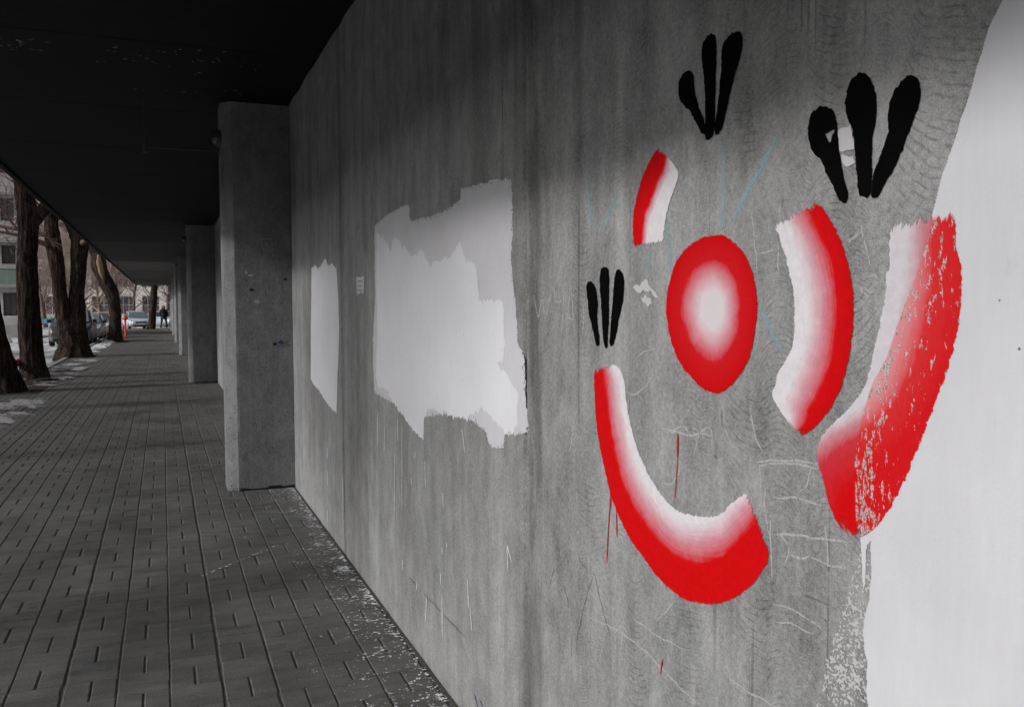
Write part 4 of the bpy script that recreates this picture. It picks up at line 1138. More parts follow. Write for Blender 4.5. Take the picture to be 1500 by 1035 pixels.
# ---------------------------------------------------------------- paint splashes on the bricks by the wall
cell = 0.0032
gy = np.arange(2.5, 7.42, cell); gd = np.arange(0.022, 0.62, cell)
Dg, Yg = np.meshgrid(gd, gy)
fine = 0.62*vnoise(Dg*0.8, Yg*1.15, 78, 301)+0.38*vnoise(Dg, Yg, 190, 302)
clump = vnoise(Dg, Yg, 9, 303)*0.6+vnoise(Dg, Yg, 24, 304)*0.4
smear = np.exp(-(Dg/0.075)**2)
mk = fine + 0.16*(clump-0.5)*2 + 0.19*smear*(vnoise(Dg, Yg, 4, 305)+0.3) - 0.22*np.clip(Dg/0.5, 0, 1) > 0.735
m = MB(); sp = random.Random(77)
for r_ in range(mk.shape[0]):
    row = np.concatenate(([False], mk[r_], [False])).astype(np.int8)
    dd_ = np.diff(row)
    for a_, b_ in zip(np.where(dd_ == 1)[0], np.where(dd_ == -1)[0]):
        xa, xb = WALL_X-gd[0]-b_*cell, WALL_X-gd[0]-a_*cell
        m.add([(xa, gy[r_], 0.0022), (xb, gy[r_], 0.0022), (xb, gy[r_]+cell, 0.0022), (xa, gy[r_]+cell, 0.0022)], [(0, 1, 2, 3)])
for i in range(60):
    t = i/59
    cx, cy = 0.16+0.5*t+sp.uniform(-0.01, 0.01), 5.15+0.5*t+sp.uniform(-0.01, 0.01)
    if sp.random() < 0.45: continue
    r = sp.uniform(0.002, 0.007)
    m.add([(cx+r*1.6*math.cos(k*6.283/6), cy+r*math.sin(k*6.283/6)*0.7, 0.0026) for k in range(6)], [tuple(range(6))])
tag(m.build('paint_splashes', M['paint_white_left'], pavement), kind='stuff')
# ---------------------------------------------------------------- trees
def limb_points(rows, Y, n_per=5, wob=0.0, seed=0.0):
    """smooth (point, radius) list through measured rows (x, z, r)"""
    P = [Vector((r[0], r[1], r[2])) for r in rows]
    ext = [P[0]*2-P[1]] + P + [P[-1]*2-P[-2]]
    out = []
    for i in range(1, len(ext)-2):
        p0, p1, p2, p3 = ext[i-1:i+3]
        for s_ in range(n_per):
            t = s_/n_per
            out.append(0.5*((2*p1)+(p2-p0)*t+(2*p0-5*p1+4*p2-p3)*t*t+(3*p1-p0-3*p2+p3)*t**3))
    out.append(P[-1])
    return [(Vector((q.x, Y+wob*noise.noise((seed, q.y*0.8, 0)), q.y)), max(q.z, 0.02)) for q in out]

def bark_rough(seed, amp=0.15):
    def fn(a, p, i):
        v = noise.noise((math.cos(a)*2.6+seed, math.sin(a)*2.6, p.z*1.1))*0.9
        v += abs(noise.noise((math.cos(a)*7+seed, math.sin(a)*7, p.z*1.9)))*1.2
        v += noise.noise((math.cos(a)*2.2, math.sin(a)*2.2+seed, p.z*4.5))*0.5
        root = max(0.0, 0.35-p.z)/0.35
        return 1 + amp*v + 0.10*root*math.cos(5*a+seed)
    return fn

def grow(mb, p, d, r, length, depth, rr, up=0.05, seg=5, kink=0.25, kids=(2, 4), thin=0.0045):
    """recursive bare branch"""
    n = 4 if depth > 1 else 3
    pts, rad = [p.copy()], [r]
    q = p.copy(); dd = d.normalized()
    spots = []
    for i in range(n):
        dd = (dd + Vector((rr.gauss(0, kink), rr.gauss(0, kink), rr.gauss(0, kink*0.7)+up))*0.6).normalized()
        q = q + dd*(length/n)
        t = (i+1)/n
        pts.append(q.copy()); rad.append(max(thin, r*(1-0.62*t)))
        spots.append((q.copy(), dd.copy(), rad[-1], t))
    mb.tube(pts, rad, 6 if r > 0.05 else (4 if r > 0.018 else 3), cap=False)
    if depth <= 0: return
    k = rr.randint(*kids)
    for j in range(k):
        s_ = spots[rr.randrange(1, n)] if j else spots[-1]
        ax = s_[1].orthogonal().normalized()
        ax.rotate(Matrix.Rotation(rr.uniform(0, 6.283), 3, s_[1]))
        ang = rr.uniform(0.35, 0.95) if j else rr.uniform(0.05, 0.4)
        nd = (s_[1]*math.cos(ang) + ax*math.sin(ang)).normalized()
        grow(mb, s_[0], nd, max(thin, s_[2]*rr.uniform(0.6, 0.85)), length*rr.uniform(0.58, 0.82), depth-1, rr, up, seg, kink, kids, thin)

def street_tree(label, limbs, base, crown_spec, seed, name='street_tree'):
    """limbs: lists of (point, radius); crown_spec: list of (limb index, from height, count, dir bias, length, depth)"""
    root = empty(name, base)
    b = Vector(base)
    mb = MB()
    for li, L in enumerate(limbs):
        mb.tube([q-b for q, r in L], [r for q, r in L], 60, True, 0, bark_rough(seed+li*3.3))
    mb.build('trunk', M['bark'], root, True)
    cb = MB(); rr = random.Random(seed)
    for (li, h0, cnt, bias, ln, dp) in crown_spec:
        cand = [(q, r) for q, r in limbs[li] if q.z >= h0]
        for c_ in range(cnt):
            q, r = rr.choice(cand)
            a = rr.uniform(0, 6.283)
            d = Vector((math.cos(a), math.sin(a), rr.uniform(0.1, 0.9))) + Vector(bias)
            d.normalize()
            start = q - b + Vector((d.x, d.y, 0))*r*0.6
            grow(cb, start, d, rr.uniform(0.25, 0.5)*r if dp > 2 else 0.012, ln*rr.uniform(0.7, 1.2), dp, rr)
    cb.build('crown', M['twig'], root, True)
    tag(root, label, 'tree', 'street trees along the kerb')
    return root

def top_up(rows, n, dx, dz, f=0.82):
    x, z, r = rows[-1]
    out = list(map(tuple, rows))
    for _ in range(n):
        x += dx; z += dz; r *= f
        out.append((x, z, r))
    return out

def sink(rows):
    (x, z, r) = rows[0]
    return [(x, -0.08, r*1.12)] + [tuple(q) for q in rows[1:] if q[1] > 0.1] if z > -0.05 else [tuple(q) for q in rows]

t1 = limb_points(sink(TREE1)+[(-3.02, 5.0, 0.12), (-3.2, 6.2, 0.09), (-3.3, 7.6, 0.06)], 18.1, 12, 0.1, 1.0)
street_tree('leaning dark tree standing at the front end of the tree pit, beside trodden snow', [t1], (TREE1[0][0], 18.1, 0), [(0, 3.4, 7, (-0.2, 0, 0.2), 2.0, 4), (0, 2.7, 3, (0.3, 0.3, 0.1), 1.1, 2)], 3)
t2 = limb_points(sink(TREE2)+[(-2.95, 6.6, 0.09), (-3.0, 8.0, 0.06)], 21.4, 12, 0.1, 2.0)
t2b = limb_points([(-2.62, 3.35, 0.12), (-2.42, 3.62, 0.12), (-2.2, 3.95, 0.10), (-2.05, 4.5, 0.085), (-1.98, 5.4, 0.07), (-2.05, 6.6, 0.04)], 21.4, 5, 0.1, 2.5)
street_tree('straight dark tree with a side limb, second in the tree pit', [t2, t2b], (-2.62, 21.4, 0), [(0, 3.9, 8, (-0.2, 0, 0.2), 2.1, 4), (1, 4.4, 6, (0, 0, 0.2), 1.8, 4), (0, 2.5, 7, (-0.8, -0.3, 0.0), 1.0, 2)], 5)
t3l = limb_points(sink(TREE3L)+[(-3.4, 7.6, 0.08), (-3.5, 9.0, 0.05)], 30.5, 12, 0.1, 3.0)
t3r = limb_points([tuple(q) for q in TREE3R]+[(-3.1, 6.8, 0.12), (-3.1, 8.2, 0.08), (-3.2, 9.5, 0.04)], 30.6, 12, 0.1, 4.0)
street_tree('double-stemmed forked tree with pale loose twigs in its fork', [t3l, t3r], (-2.63, 30.5, 0), [(0, 3.2, 8, (-0.3, -0.1, 0.1), 1.6, 4), (1, 3.4, 8, (-0.1, -0.1, 0.2), 1.6, 4), (1, 1.4, 5, (-0.6, -0.8, 0.3), 0.8, 1)], 8)
t4 = limb_points(sink(TREE4)+[(-2.6, 4.05, 0.2)], 43.4, 5, 0.1, 5.0)
t4b = limb_points([(-2.45, 3.2, 0.16), (-2.62, 3.75, 0.14), (-2.95, 4.2, 0.12), (-3.1, 4.6, 0.08)], 43.4, 5, 0.1, 5.5)
tr4 = street_tree('lopped tree with curved trunk leaning away from the walkway', [t4, t4b], (-2.06, 43.4, 0), [(0, 3.3, 14, (-0.5, 0, 0.5), 1.1, 2), (1, 3.6, 8, (-0.4, 0, 0.5), 1.0, 2)], 13)
m = MB()
m.tube([Vector((-2.42, 43.13, 2.75))-Vector((-2.06, 43.4, 0)), Vector((-2.53, 43.10, 3.15))-Vector((-2.06, 43.4, 0)), Vector((-2.62, 43.08, 3.6))-Vector((-2.06, 43.4, 0)), Vector((-2.62, 43.1, 3.95))-Vector((-2.06, 43.4, 0))], [0.03, 0.10, 0.12, 0.05], 14, True, 0, bark_rough(2.2, 0.35))
m.build('stripped_patch', M['wood'], tr4, True)
t5 = limb_points(sink(TREE5)+[(-0.45, 7.4, 0.12), (-0.5, 9.0, 0.07)], 68.7, 5, 0.1, 6.0)
street_tree('dark tree standing just beyond the far end of the canopy', [t5], (-0.857, 68.7, 0), [(0, 4.5, 10, (0, 0, 0.3), 2.2, 3)], 17)

# added pines, out of view across the road, placed to shade the wall
def pine(label, x, y, h, seed, base_h=5.6, rad=2.4):
    rr = random.Random(seed)
    root = empty('shade_pine', (x, y, -0.15))
    m = MB()
    pts = [(0.12*noise.noise((seed, i*0.5, 0)), 0.12*noise.noise((seed, i*0.5, 7)), h*i/14) for i in range(15)]
    m.tube(pts, [0.24*(1-i/16) for i in range(15)], 14, True, 0, bark_rough(seed, 0.06))
    m.build('trunk', M['bark'], root, True)
    lm, nm = MB(), MB()
    for i in range(46):
        t = (i+rr.random())/46
        z = base_h + (h-base_h-0.3)*t
        r = rad*(0.55+0.45*min(1, t*3.0))*(1-t**2.2)+0.25
        a = i*2.4+rr.uniform(-0.4, 0.4)
        tip = Vector((math.cos(a)*r, math.sin(a)*r, z+rr.uniform(-0.1, 0.6)))
        st_ = Vector((0, 0, z-0.25))
        lm.tube([st_, st_.lerp(tip, 0.5)+Vector((0, 0, 0.12)), tip], [0.045, 0.03, 0.01], 5, False)
        for k in range(int(112*r/rad)+30):
            u = rr.random()**0.6
            c = st_.lerp(tip, u) + Vector((rr.gauss(0, 0.42), rr.gauss(0, 0.42), rr.gauss(0.12, 0.28)))
            d = Vector((rr.gauss(0, 1), rr.gauss(0, 1), rr.gauss(0.6, 0.7))).normalized()*rr.uniform(0.10, 0.2)
            w = d.orthogonal().normalized()*rr.uniform(0.025, 0.05)
            nm.add([c-w, c+w, c+d+w*0.3, c+d-w*0.3], [(0, 1, 2, 3)])
    lm.build('limbs', M['bark'], root, True)
    nm.build('crown', M['needles'], root)
    tag(root, label, 'tree', 'added pines that shade the wall')
simple('needles', (0.030, 0.048, 0.026), 0.7, 0.35, 2)
for i, (x, y, h, br_) in enumerate(((-10.6, 3.35, 11.5, 2.65), (-10.4, 8.9, 12.0, 2.5), (-11.0, 13.6, 11.0, 2.5), (-10.6, 18.2, 11.6, 2.4))):
    pine('added out-of-view pine that shades the wall, %s of the row from the mural end' % ('first', 'second', 'third', 'fourth')[i], x, y, h, 61+i, 6.5, br_)

# bare trees of the yard and the park beyond
def bare_tree_mesh(seed, h=9.0, depth=5, r=0.17):
    rr = random.Random(seed)
    tb, cb = MB(), MB()
    pts, rad = [], []
    q = Vector((0, 0, -0.15)); d = Vector((rr.gauss(0, 0.06), rr.gauss(0, 0.06), 1)).normalized()
    n = 9
    for i in range(n+1):
        t = i/n
        pts.append(q.copy()); rad.append(r*(1.15-0.9*t))
        d = (d + Vector((rr.gauss(0, 0.07), rr.gauss(0, 0.07), 0.05))).normalized()
        q = q + d*(h*0.8/n)
    tb.tube(pts, rad, 8)
    for i in range(2, n+1):
        for _ in range(3 if i > 3 else 2):
            a = rr.uniform(0, 6.283)
            dd = Vector((math.cos(a), math.sin(a), rr.uniform(0.35, 1.0))).normalized()
            grow(cb, pts[i], dd, rad[i]*0.5, h*0.24*rr.uniform(0.7, 1.2), 3, rr, 0.12, kids=(2, 4), thin=0.009)
    return tb.mesh('trunk', M['twig'], True), cb.mesh('crown', M['brightened_twig'], True)
VAR = [bare_tree_mesh(s_, h_) for s_, h_ in ((31, 9.5), (32, 8.0), (33, 11.0), (34, 7.0))]
FAR = [(-3.9, 86, 0, 1.0), (-5.2, 90, 1, 1.0), (-2.7, 92, 2, 0.9), (-6.6, 84, 2, 0.9), (-8.0, 92, 0, 1.0), (-9.6, 86, 1, 1.1), (-10.8, 80, 3, 1.1), (-12.2, 92, 2, 1.0), (-7.2, 100, 1, 1.2),
       (-4.6, 102, 0, 1.1), (-1.3, 100, 1, 1.1), (0.5, 94, 3, 1.2), (-14.0, 84, 0, 1.0), (-11.5, 100, 2, 1.0), (-9.0, 104, 3, 1.5), (1.6, 88, 0, 1.0), (-15.5, 98, 1, 1.2), (-5.9, 78, 3, 0.9)]
for i, (x, y, v, s_) in enumerate(FAR):
    root = empty('bare_tree', (x, y, -0.12)); root.scale = (s_, s_, s_); root.rotation_euler = (0, 0, i*1.7)
    tag(root, 'bare leafless tree in the yard beyond the parked cars', 'tree', 'bare trees beyond the parked cars')
    for nm, me in zip(('trunk', 'crown'), VAR[v]):
        link(bpy.data.objects.new(nm, me), root)

# hedge of shrubs behind the parked cars
def shrub_mesh(seed):
    rr = random.Random(seed); mb = MB()
    for _ in range(16):
        a = rr.uniform(0, 6.283)
        grow(mb, Vector((rr.uniform(-0.3, 0.3), rr.uniform(-0.3, 0.3), -0.05)), Vector((math.cos(a)*0.5, math.sin(a)*0.5, 1)), 0.02, 1.0*rr.uniform(0.7, 1.2), 2, rr, 0.1, thin=0.006)
    return mb.mesh('stems', M['brightened_twig'], True)
SH = [shrub_mesh(51), shrub_mesh(52)]
for i, x in enumerate((-15, -13.2, -11.6, -9.9, -8.4, -6.8, -5.2, -3.5, -1.9, -0.2)):
    root = empty('bare_shrub', (x, 106.8+0.5*math.sin(i*2.1), -0.13)); root.rotation_euler = (0, 0, i)
    tag(root, 'leafless shrub in the row before the cream building', 'shrub', 'shrub row before the cream building')
    link(bpy.data.objects.new('stems', SH[i % 2]), root)

# ---------------------------------------------------------------- cars
def car_meshes(kind):
    suv = kind == 'suv'
    H = 1.62 if suv else 1.44
    belt = 1.02 if suv else 0.90
    hood = 1.0 if suv else 0.86
    W = 0.86
    out = {}
    # lower body, lofted along the length (front at y = -2.15)
    st = [(-2.16, 0.34, 0.62, 0.60), (-2.12, 0.26, 0.70, 0.72), (-1.95, 0.22, hood-0.12, 0.81), (-1.6, 0.22, hood-0.05, 0.85), (-0.95, 0.22, hood+0.03, W),
          (-0.4, 0.22, belt, W), (0.6, 0.22, belt+0.02, W), (1.5, 0.22, belt+0.03, W), (1.85, 0.24, belt+0.02, 0.83), (2.08, 0.30, belt-0.04, 0.76), (2.15, 0.40, belt-0.14, 0.68)]
    m = MB()
    K = 12
    for (y, z0, z1, hw) in st:
        zs = [z0, z0+0.03, z0+0.16, (z0+z1)/2, z1-0.12, z1-0.03, z1]
        ws = [0.80, 0.94, 0.99, 1.0, 0.985, 0.93, 0.82]
        ring = [(hw*w, y, z) for w, z in zip(ws, zs)] + [(-hw*w, y, z) for w, z in zip(ws[::-1], zs[::-1])]
        m.v += ring
    n = 14
    for i in range(len(st)-1):
        for k in range(n):
            k2 = (k+1) % n
            m.f.append((i*n+k, i*n+k2, (i+1)*n+k2, (i+1)*n+k)); m.m.append(0)
    m.f.append(tuple(range(n))[::-1]); m.m.append(0)
    m.f.append(tuple((len(st)-1)*n+k for k in range(n))); m.m.append(0)
    # cabin
    back = 2.0 if suv else 1.75
    cab = [(-0.98, hood+0.0, 0.76), (-0.55, belt+0.22, 0.75), (-0.12, H-0.10, 0.66), (0.12, H-0.02, 0.62), (0.7, H, 0.62), (1.15 if not suv else 1.5, H-0.04, 0.61), ((back+1.15)/2 if not suv else 1.8, H-0.22, 0.64), (back, belt-0.02, 0.70)]
    b0 = len(m.v)
    for (y, zt, wt) in cab:
        zb = belt-0.04
        m.v += [(0.80, y, zb), (wt+(0.80-wt)*0.35, y, zb+(zt-zb)*0.62), (wt*0.97, y, zt-0.03), (wt*0.8, y, zt), (-wt*0.8, y, zt), (-wt*0.97, y, zt-0.03), (-wt-(0.80-wt)*0.35, y, zb+(zt-zb)*0.62), (-0.80, y, zb)]
    for i in range(len(cab)-1):
        for k in range(7):
            m.f.append((b0+i*8+k, b0+i*8+k+1, b0+(i+1)*8+k+1, b0+(i+1)*8+k)); m.m.append(0)
    m.f.append(tuple(b0+k for k in range(8))[::-1]); m.m.append(0)
    m.f.append(tuple(b0+(len(cab)-1)*8+k for k in range(8))); m.m.append(0)
    out['body'] = m
    # glass, a few mm proud
    def pane(pts, off=(0, 0, 0)):
        g = MB(); g.add([Vector(p)+Vector(off) for p in pts], [tuple(range(len(pts)))]); return g
    zh = hood+0.02; zt = H-0.09
    out['windscreen'] = pane([(-0.70, -0.95, zh+0.03), (0.70, -0.95, zh+0.03), (0.60, -0.13, zt), (-0.60, -0.13, zt)], (0, -0.045, 0.03))
    for sx, nm in ((1, 'side_window_a'), (-1, 'side_window_b')):
        out[nm] = pane([(sx*0.80, -0.62, belt+0.03), (sx*0.80, 1.35, belt+0.04), (sx*0.665, 1.0, H-0.12), (sx*0.665, -0.02, H-0.12)][::sx], (sx*0.02, 0, 0))
    out['rear_window'] = pane([(0.62, back-0.02, belt+0.1), (-0.62, back-0.02, belt+0.1), (-0.55, back-0.42 if not suv else back-0.14, H-0.16), (0.55, back-0.42 if not suv else back-0.14, H-0.16)], (0, 0.04, 0.03))
    g = MB(); g.box(-0.42, 0.42, -2.185, -2.13, 0.50, 0.62); out['grille'] = g
    g = MB(); g.box(-0.62, 0.62, -2.19, -2.10, 0.24, 0.36); out['bumper_intake'] = g
    g = MB(); g.box(-0.26, 0.26, -2.20, -2.188, 0.40, 0.50); out['number_plate'] = g
    for sx, nm in ((1, 'headlight_a'), (-1, 'headlight_b')):
        g = MB(); xs = sorted((sx*0.46, sx*0.74))
        g.add([(sx*0.46, -2.165, 0.55), (sx*0.74, -2.02, 0.57), (sx*0.78, -1.92, 0.72), (sx*0.50, -2.09, 0.70), (sx*0.46, -2.0, 0.55), (sx*0.74, -1.85, 0.57), (sx*0.78, -1.78, 0.72), (sx*0.50, -1.95, 0.70)],
              [(0, 1, 2, 3), (3, 2, 6, 7), (0, 3, 7, 4), (1, 5, 6, 2), (0, 4, 5, 1), (4, 7, 6, 5)])
        out[nm] = g
        g = MB(); g.add([(sx*0.50, 2.14, 0.66), (sx*0.72, 2.10, 0.66), (sx*0.74, 2.06, 0.84), (sx*0.52, 2.12, 0.84)], [(0, 1, 2, 3)]); out['tail_'+nm] = g
        g = MB(); g.box(*sorted((sx*0.84, sx*1.0)), -0.72, -0.60, belt+0.02, belt+0.16); out['mirror_'+nm] = g
    return out
CARM = {k: car_meshes(k) for k in ('sedan', 'suv')}
def wheel_meshes():
    t = MB()
    prof = [(0.20, -0.085), (0.29, -0.095), (0.315, -0.06), (0.318, 0.06), (0.29, 0.095), (0.20, 0.085)]
    n = 28
    for k in range(n):
        a = 6.2832*k/n
        t.v += [(x, r*math.cos(a), r*math.sin(a)) for r, x in prof]
    p_ = len(prof)
    for k in range(n):
        k2 = (k+1) % n
        for i in range(p_-1):
            t.f.append((k*p_+i, k2*p_+i, k2*p_+i+1, k*p_+i+1)); t.m.append(0)
    rmm = MB()
    for s_ in (-1, 1):
        rmm.tube([(s_*0.06, 0, 0), (s_*0.082, 0, 0)], [0.205, 0.205], 24)
    for k in range(5):
        a = 6.2832*k/5
        rmm.tube([(0.085, 0, 0), (0.088, 0.18*math.cos(a), 0.18*math.sin(a))], [0.035, 0.025], 6)
        rmm.tube([(-0.085, 0, 0), (-0.088, 0.18*math.cos(a), 0.18*math.sin(a))], [0.035, 0.025], 6)
    return t.mesh('tyre', M['tyre'], True), rmm.mesh('rim', M['rim'])
TYRE, RIM = wheel_meshes()
CMESH = {}
def car(label, kind, paint, x, y, rot=0.0, z=-0.13, s_=1.0):
    root = empty('parked_car', (x, y, z)); root.rotation_euler = (0, 0, rot); root.scale = (s_, s_, s_)
    tag(root, label, 'car', 'cars parked along the kerb')
    mats = {'body': M[paint], 'windscreen': M['windscreen'], 'rear_window': M['glass_dark'], 'grille': M['trim_black'], 'bumper_intake': M['trim_black'], 'number_plate': M['plate_white']}
    for k, mb in CARM[kind].items():
        base = 'side_window' if k.startswith('side_window') else 'tail_light' if k.startswith('tail_') else 'mirror' if k.startswith('mirror') else 'headlight' if k.startswith('headlight') else k
        mat = mats.get(k) or (M['glass_dark'] if base == 'side_window' else M['lamp_red'] if base == 'tail_light' else M['trim_black'] if base == 'mirror' else M['lamp_lens'])
        key = (kind, k, mat.name)
        if key not in CMESH: CMESH[key] = mb.mesh(base, mat, base == 'body')
        o = link(bpy.data.objects.new(base, CMESH[key]), root)
        if base == 'body' : 
            bevelled(o, 0.02, 2)
    for sx in (-1, 1):
        for yy in (-1.34, 1.30):
            w = bpy.data.objects.new('wheel', TYRE); w.location = (sx*0.76, yy, 0.318)
            w.name = 'wheel'; link(w, root)
            link(bpy.data.objects.new('rim', RIM), w)
    return root
car('dark grey off-roader parked right behind the double-stemmed tree', 'suv', 'car_dark', -3.78, 43.9)
car('silver saloon parked between the dark off-roader and the white hatch', 'sedan', 'car_silver', -3.72, 49.9)
car('white saloon parked behind the curved lopped tree', 'sedan', 'car_white', -3.66, 55.8)
car('white car with its bonnet behind the red post', 'sedan', 'car_white', -3.60, 61.7)
car('pale blue-white saloon beside the dark tree at the canopy end', 'sedan', 'car_pearl', -1.95, 75.5, 0.18, -0.126)
car('pale blue car in the lot, half behind the walking person', 'sedan', 'car_pearl', 0.25, 84.0, 0.5, -0.126)
car('mint-tinted car in the lot beside the last pillar', 'sedan', 'car_mint', 1.85, 82.0, 0.3, -0.126)

# ---------------------------------------------------------------- red post, barrier, fence, planter
root = empty('hydrant_post', (-1.80, 48.6, 0)); tag(root, 'slim bright red standpipe post with a capped head on the pavement', 'post')
m = MB(); m.tube([(0, 0, 0.0), (0, 0, 0.03), (0, 0, 0.06), (0, 0, 0.95)], [0.09, 0.09, 0.052, 0.05], 16); m.build('post', M['post_red'], root, True)
m = MB(); m.tube([(0, 0, 0.93), (0, 0, 0.96), (0, 0, 1.06), (0, 0, 1.14), (0, 0, 1.17)], [0.06, 0.085, 0.09, 0.055, 0.02], 16); m.build('cap', M['post_red'], root, True)
for sx in (-1, 1):
    m = MB(); m.tube([(sx*0.06, 0, 1.0), (sx*0.135, 0, 1.0)], [0.036, 0.04], 12); m.build('outlet', M['post_red'], root)

root = empty('guard_rail', (-2.96, 21.7, -0.13))
tag(root, 'low red guard rail on white posts along the kerb behind the near trees', 'guard rail')
m = MB(); m.box(-0.02, 0.02, -2.0, 2.9, 0.40, 0.56); bevelled(m.build('rail', M['post_red'], root), 0.008)
for y in (-1.85, 0.45, 2.75):
    m = MB(); m.box(-0.075, -0.021, y-0.035, y+0.035, 0.0, 0.54); bevelled(m.build('post', M['white_plastic'], root), 0.006)

root = empty('planter_urn', (-7.05, 48.1, -0.13)); tag(root, 'white tapered planter standing by the grey building', 'planter')
m = MB(); m.tube([(0, 0, 0), (0, 0, 0.03), (0, 0, 0.36), (0, 0, 0.40)], [0.22, 0.22, 0.13, 0.15], 20); m.build('pot', M['white_plastic'], root, True)
m = MB(); m.tube([(0, 0, 0.385), (0, 0, 0.402)], [0.125, 0.11], 20); m.build('soil', M['soil'], root)

root = empty('yard_fence', (-8.4, 74.0, -0.13)); tag(root, 'low turquoise fence with sky-blue panels across the yard', 'fence')
for i in range(6):
    x = -2.0+i*0.85
    m = MB(); m.box(x-0.05, x+0.05, -0.05, 0.05, 0.0, 0.98); bevelled(m.build('post', M['turquoise'], root), 0.01)
    if i < 5:
        m = MB(); m.box(x+0.053, x+0.797, -0.015, 0.015, 0.52, 0.88); m.build('panel', M['sky_blue_panel'], root)
        m = MB(); m.box(x+0.053, x+0.797, -0.02, 0.02, 0.12, 0.17); m.build('rail', M['turquoise'], root)
        m = MB(); m.box(x+0.053, x+0.797, -0.02, 0.02, 0.90, 0.95); m.build('rail', M['turquoise'], root)

# ---------------------------------------------------------------- buildings
def window(root, x0, x1, z0, z1, y, cols=2, rows=2, frame='white_trim', sur=None, depth=0.14):
    """opening set back in the wall: surround, frame, panes"""
    m = MB(); fw = 0.06
    m.box(x0, x1, y-0.02, y+0.03, z0, z0+fw); m.box(x0, x1, y-0.02, y+0.03, z1-fw, z1)
    m.box(x0, x0+fw, y-0.02, y+0.03, z0+fw, z1-fw); m.box(x1-fw, x1, y-0.02, y+0.03, z0+fw, z1-fw)
    for c in range(1, cols):
        xc = x0+(x1-x0)*c/cols; m.box(xc-0.028, xc+0.028, y-0.015, y+0.025, z0+fw, z1-fw)
    for r in range(1, rows):
        zc = z0+(z1-z0)*r/rows
        for c in range(cols):
            a = x0+fw if c == 0 else x0+(x1-x0)*c/cols+0.028
            b = x1-fw if c == cols-1 else x0+(x1-x0)*(c+1)/cols-0.028
            m.box(a, b, y-0.012, y+0.022, zc-0.025, zc+0.025)
    w = m.build('window', M[frame], root)
    for c in range(cols):
        for r in range(rows):
            g = MB()
            g.box(x0+(x1-x0)*c/cols+0.02, x0+(x1-x0)*(c+1)/cols-0.02, y+0.0, y+0.008, z0+(z1-z0)*r/rows+0.02, z0+(z1-z0)*(r+1)/rows-0.02)
            g.build('pane', M['glass_pane'], w)
    if sur:
        s_ = MB(); q = 0.13
        s_.box(x0-q, x1+q, y-0.17, y-0.025, z0-q, z0-0.002); s_.box(x0-q, x1+q, y-0.17, y-0.025, z1+0.002, z1+q)
        s_.box(x0-q, x0-0.002, y-0.17, y-0.025, z0, z1); s_.box(x1+0.002, x1+q, y-0.17, y-0.025, z0, z1)
        s_.build('surround', M[sur], w)
    return w
def facade(root, mat, x0, x1, z0, z1, y, holes, thick=0.35, back=12.0):
    """front wall with real openings, cut as a grid of blocks, and the rest of the block behind it"""
    xs = sorted({x0, x1} | {h[0] for h in holes} | {h[1] for h in holes})
    zs = sorted({z0, z1} | {h[2] for h in holes} | {h[3] for h in holes})
    m = MB()
    for a, b in zip(xs[:-1], xs[1:]):
        for c, d in zip(zs[:-1], zs[1:]):
            cx, cz = (a+b)/2, (c+d)/2
            if any(h[0] < cx < h[1] and h[2] < cz < h[3] for h in holes):
                continue
            m.quad((a, y, c), (b, y, c), (b, y, d), (a, y, d))
    for h in holes:
        a, b, c, d = h
        m.quad((a, y, c), (a, y, d), (a, y+thick, d), (a, y+thick, c)); m.quad((b, y, d), (b, y, c), (b, y+thick, c), (b, y+thick, d))
        m.quad((a, y, d), (b, y, d), (b, y+thick, d), (a, y+thick, d)); m.quad((b, y, c), (a, y, c), (a, y+thick, c), (b, y+thick, c))
    m.box(x0+0.002, x1-0.002, y+thick, y+back, z0, z1-0.01)
    m.quad((x0, y, z1), (x1, y, z1), (x1, y+thick, z1), (x0, y+thick, z1))
    m.quad((x0, y+thick, z0), (x0, y, z0), (x0, y, z1), (x0, y+thick, z1)); m.quad((x1, y, z0), (x1, y+thick, z0), (x1, y+thick, z1), (x1, y, z1))
    return m.build('wall', mat, root)

# grey brick block of flats on the left
gb = empty('apartment_building', (-8.0, 55.0, -0.15)); tag(gb, 'grey brick block of flats with a green-panelled balcony, seen between the near trees', 'building')
o_ = Vector((-8.0, 55.0, -0.15))
holes = []
for lev in range(5):
    zb = 1.30 + 2.62*lev
    for x in (-21.0, -18.2, -15.4, -12.6, -10.0):
        holes.append((x+8, x+9.2, zb, zb+1.3))
    holes.append((-0.22, 0.46, zb+0.0 if lev != 1 else zb+0.25, zb+1.28)); 
facade(gb, M['grey_brick'], -15.0, 0.82, 0.0, 14.4, 0.0, holes, back=3.6)
for h in holes:
    window(gb, h[0]+0.01, h[1]-0.01, h[2]+0.01, h[3]-0.01, 0.2, 2 if h[1]-h[0] > 0.6 else 1, 1, 'brown_frame', 'white_trim' if (h[2] > 5 and h[0] > -1) else None)
for zb in (2.98, 5.42, 8.0, 10.6):
    b_ = MB(); b_.box(-1.6, 0.75, -1.1, -0.004, zb-0.12, zb); b_.build('balcony_slab', M['slab_grey'], gb)
    if zb < 5:
        for i in range(4):
            x = -1.55+i*0.575
            p_ = MB(); p_.box(x+0.012, x+0.563, -1.08, -1.05, zb+0.03, zb+0.82); p_.build('balcony_panel', M['green_panel'], gb)
        p_ = MB(); p_.box(-1.58, 0.745, -1.09, -1.04, zb+0.825, zb+0.88); p_.build('balcony_rail', M['dark_steel'], gb)
        p_ = MB(); p_.box(0.715, 0.745, -1.035, -0.01, zb+0.03, zb+0.82); p_.build('balcony_panel', M['green_panel'], gb)
p_ = MB(); p_.box(-15.2, 1.0, -0.3, 3.9, 14.402, 14.7); p_.build('roof', M['slab_grey'], gb)
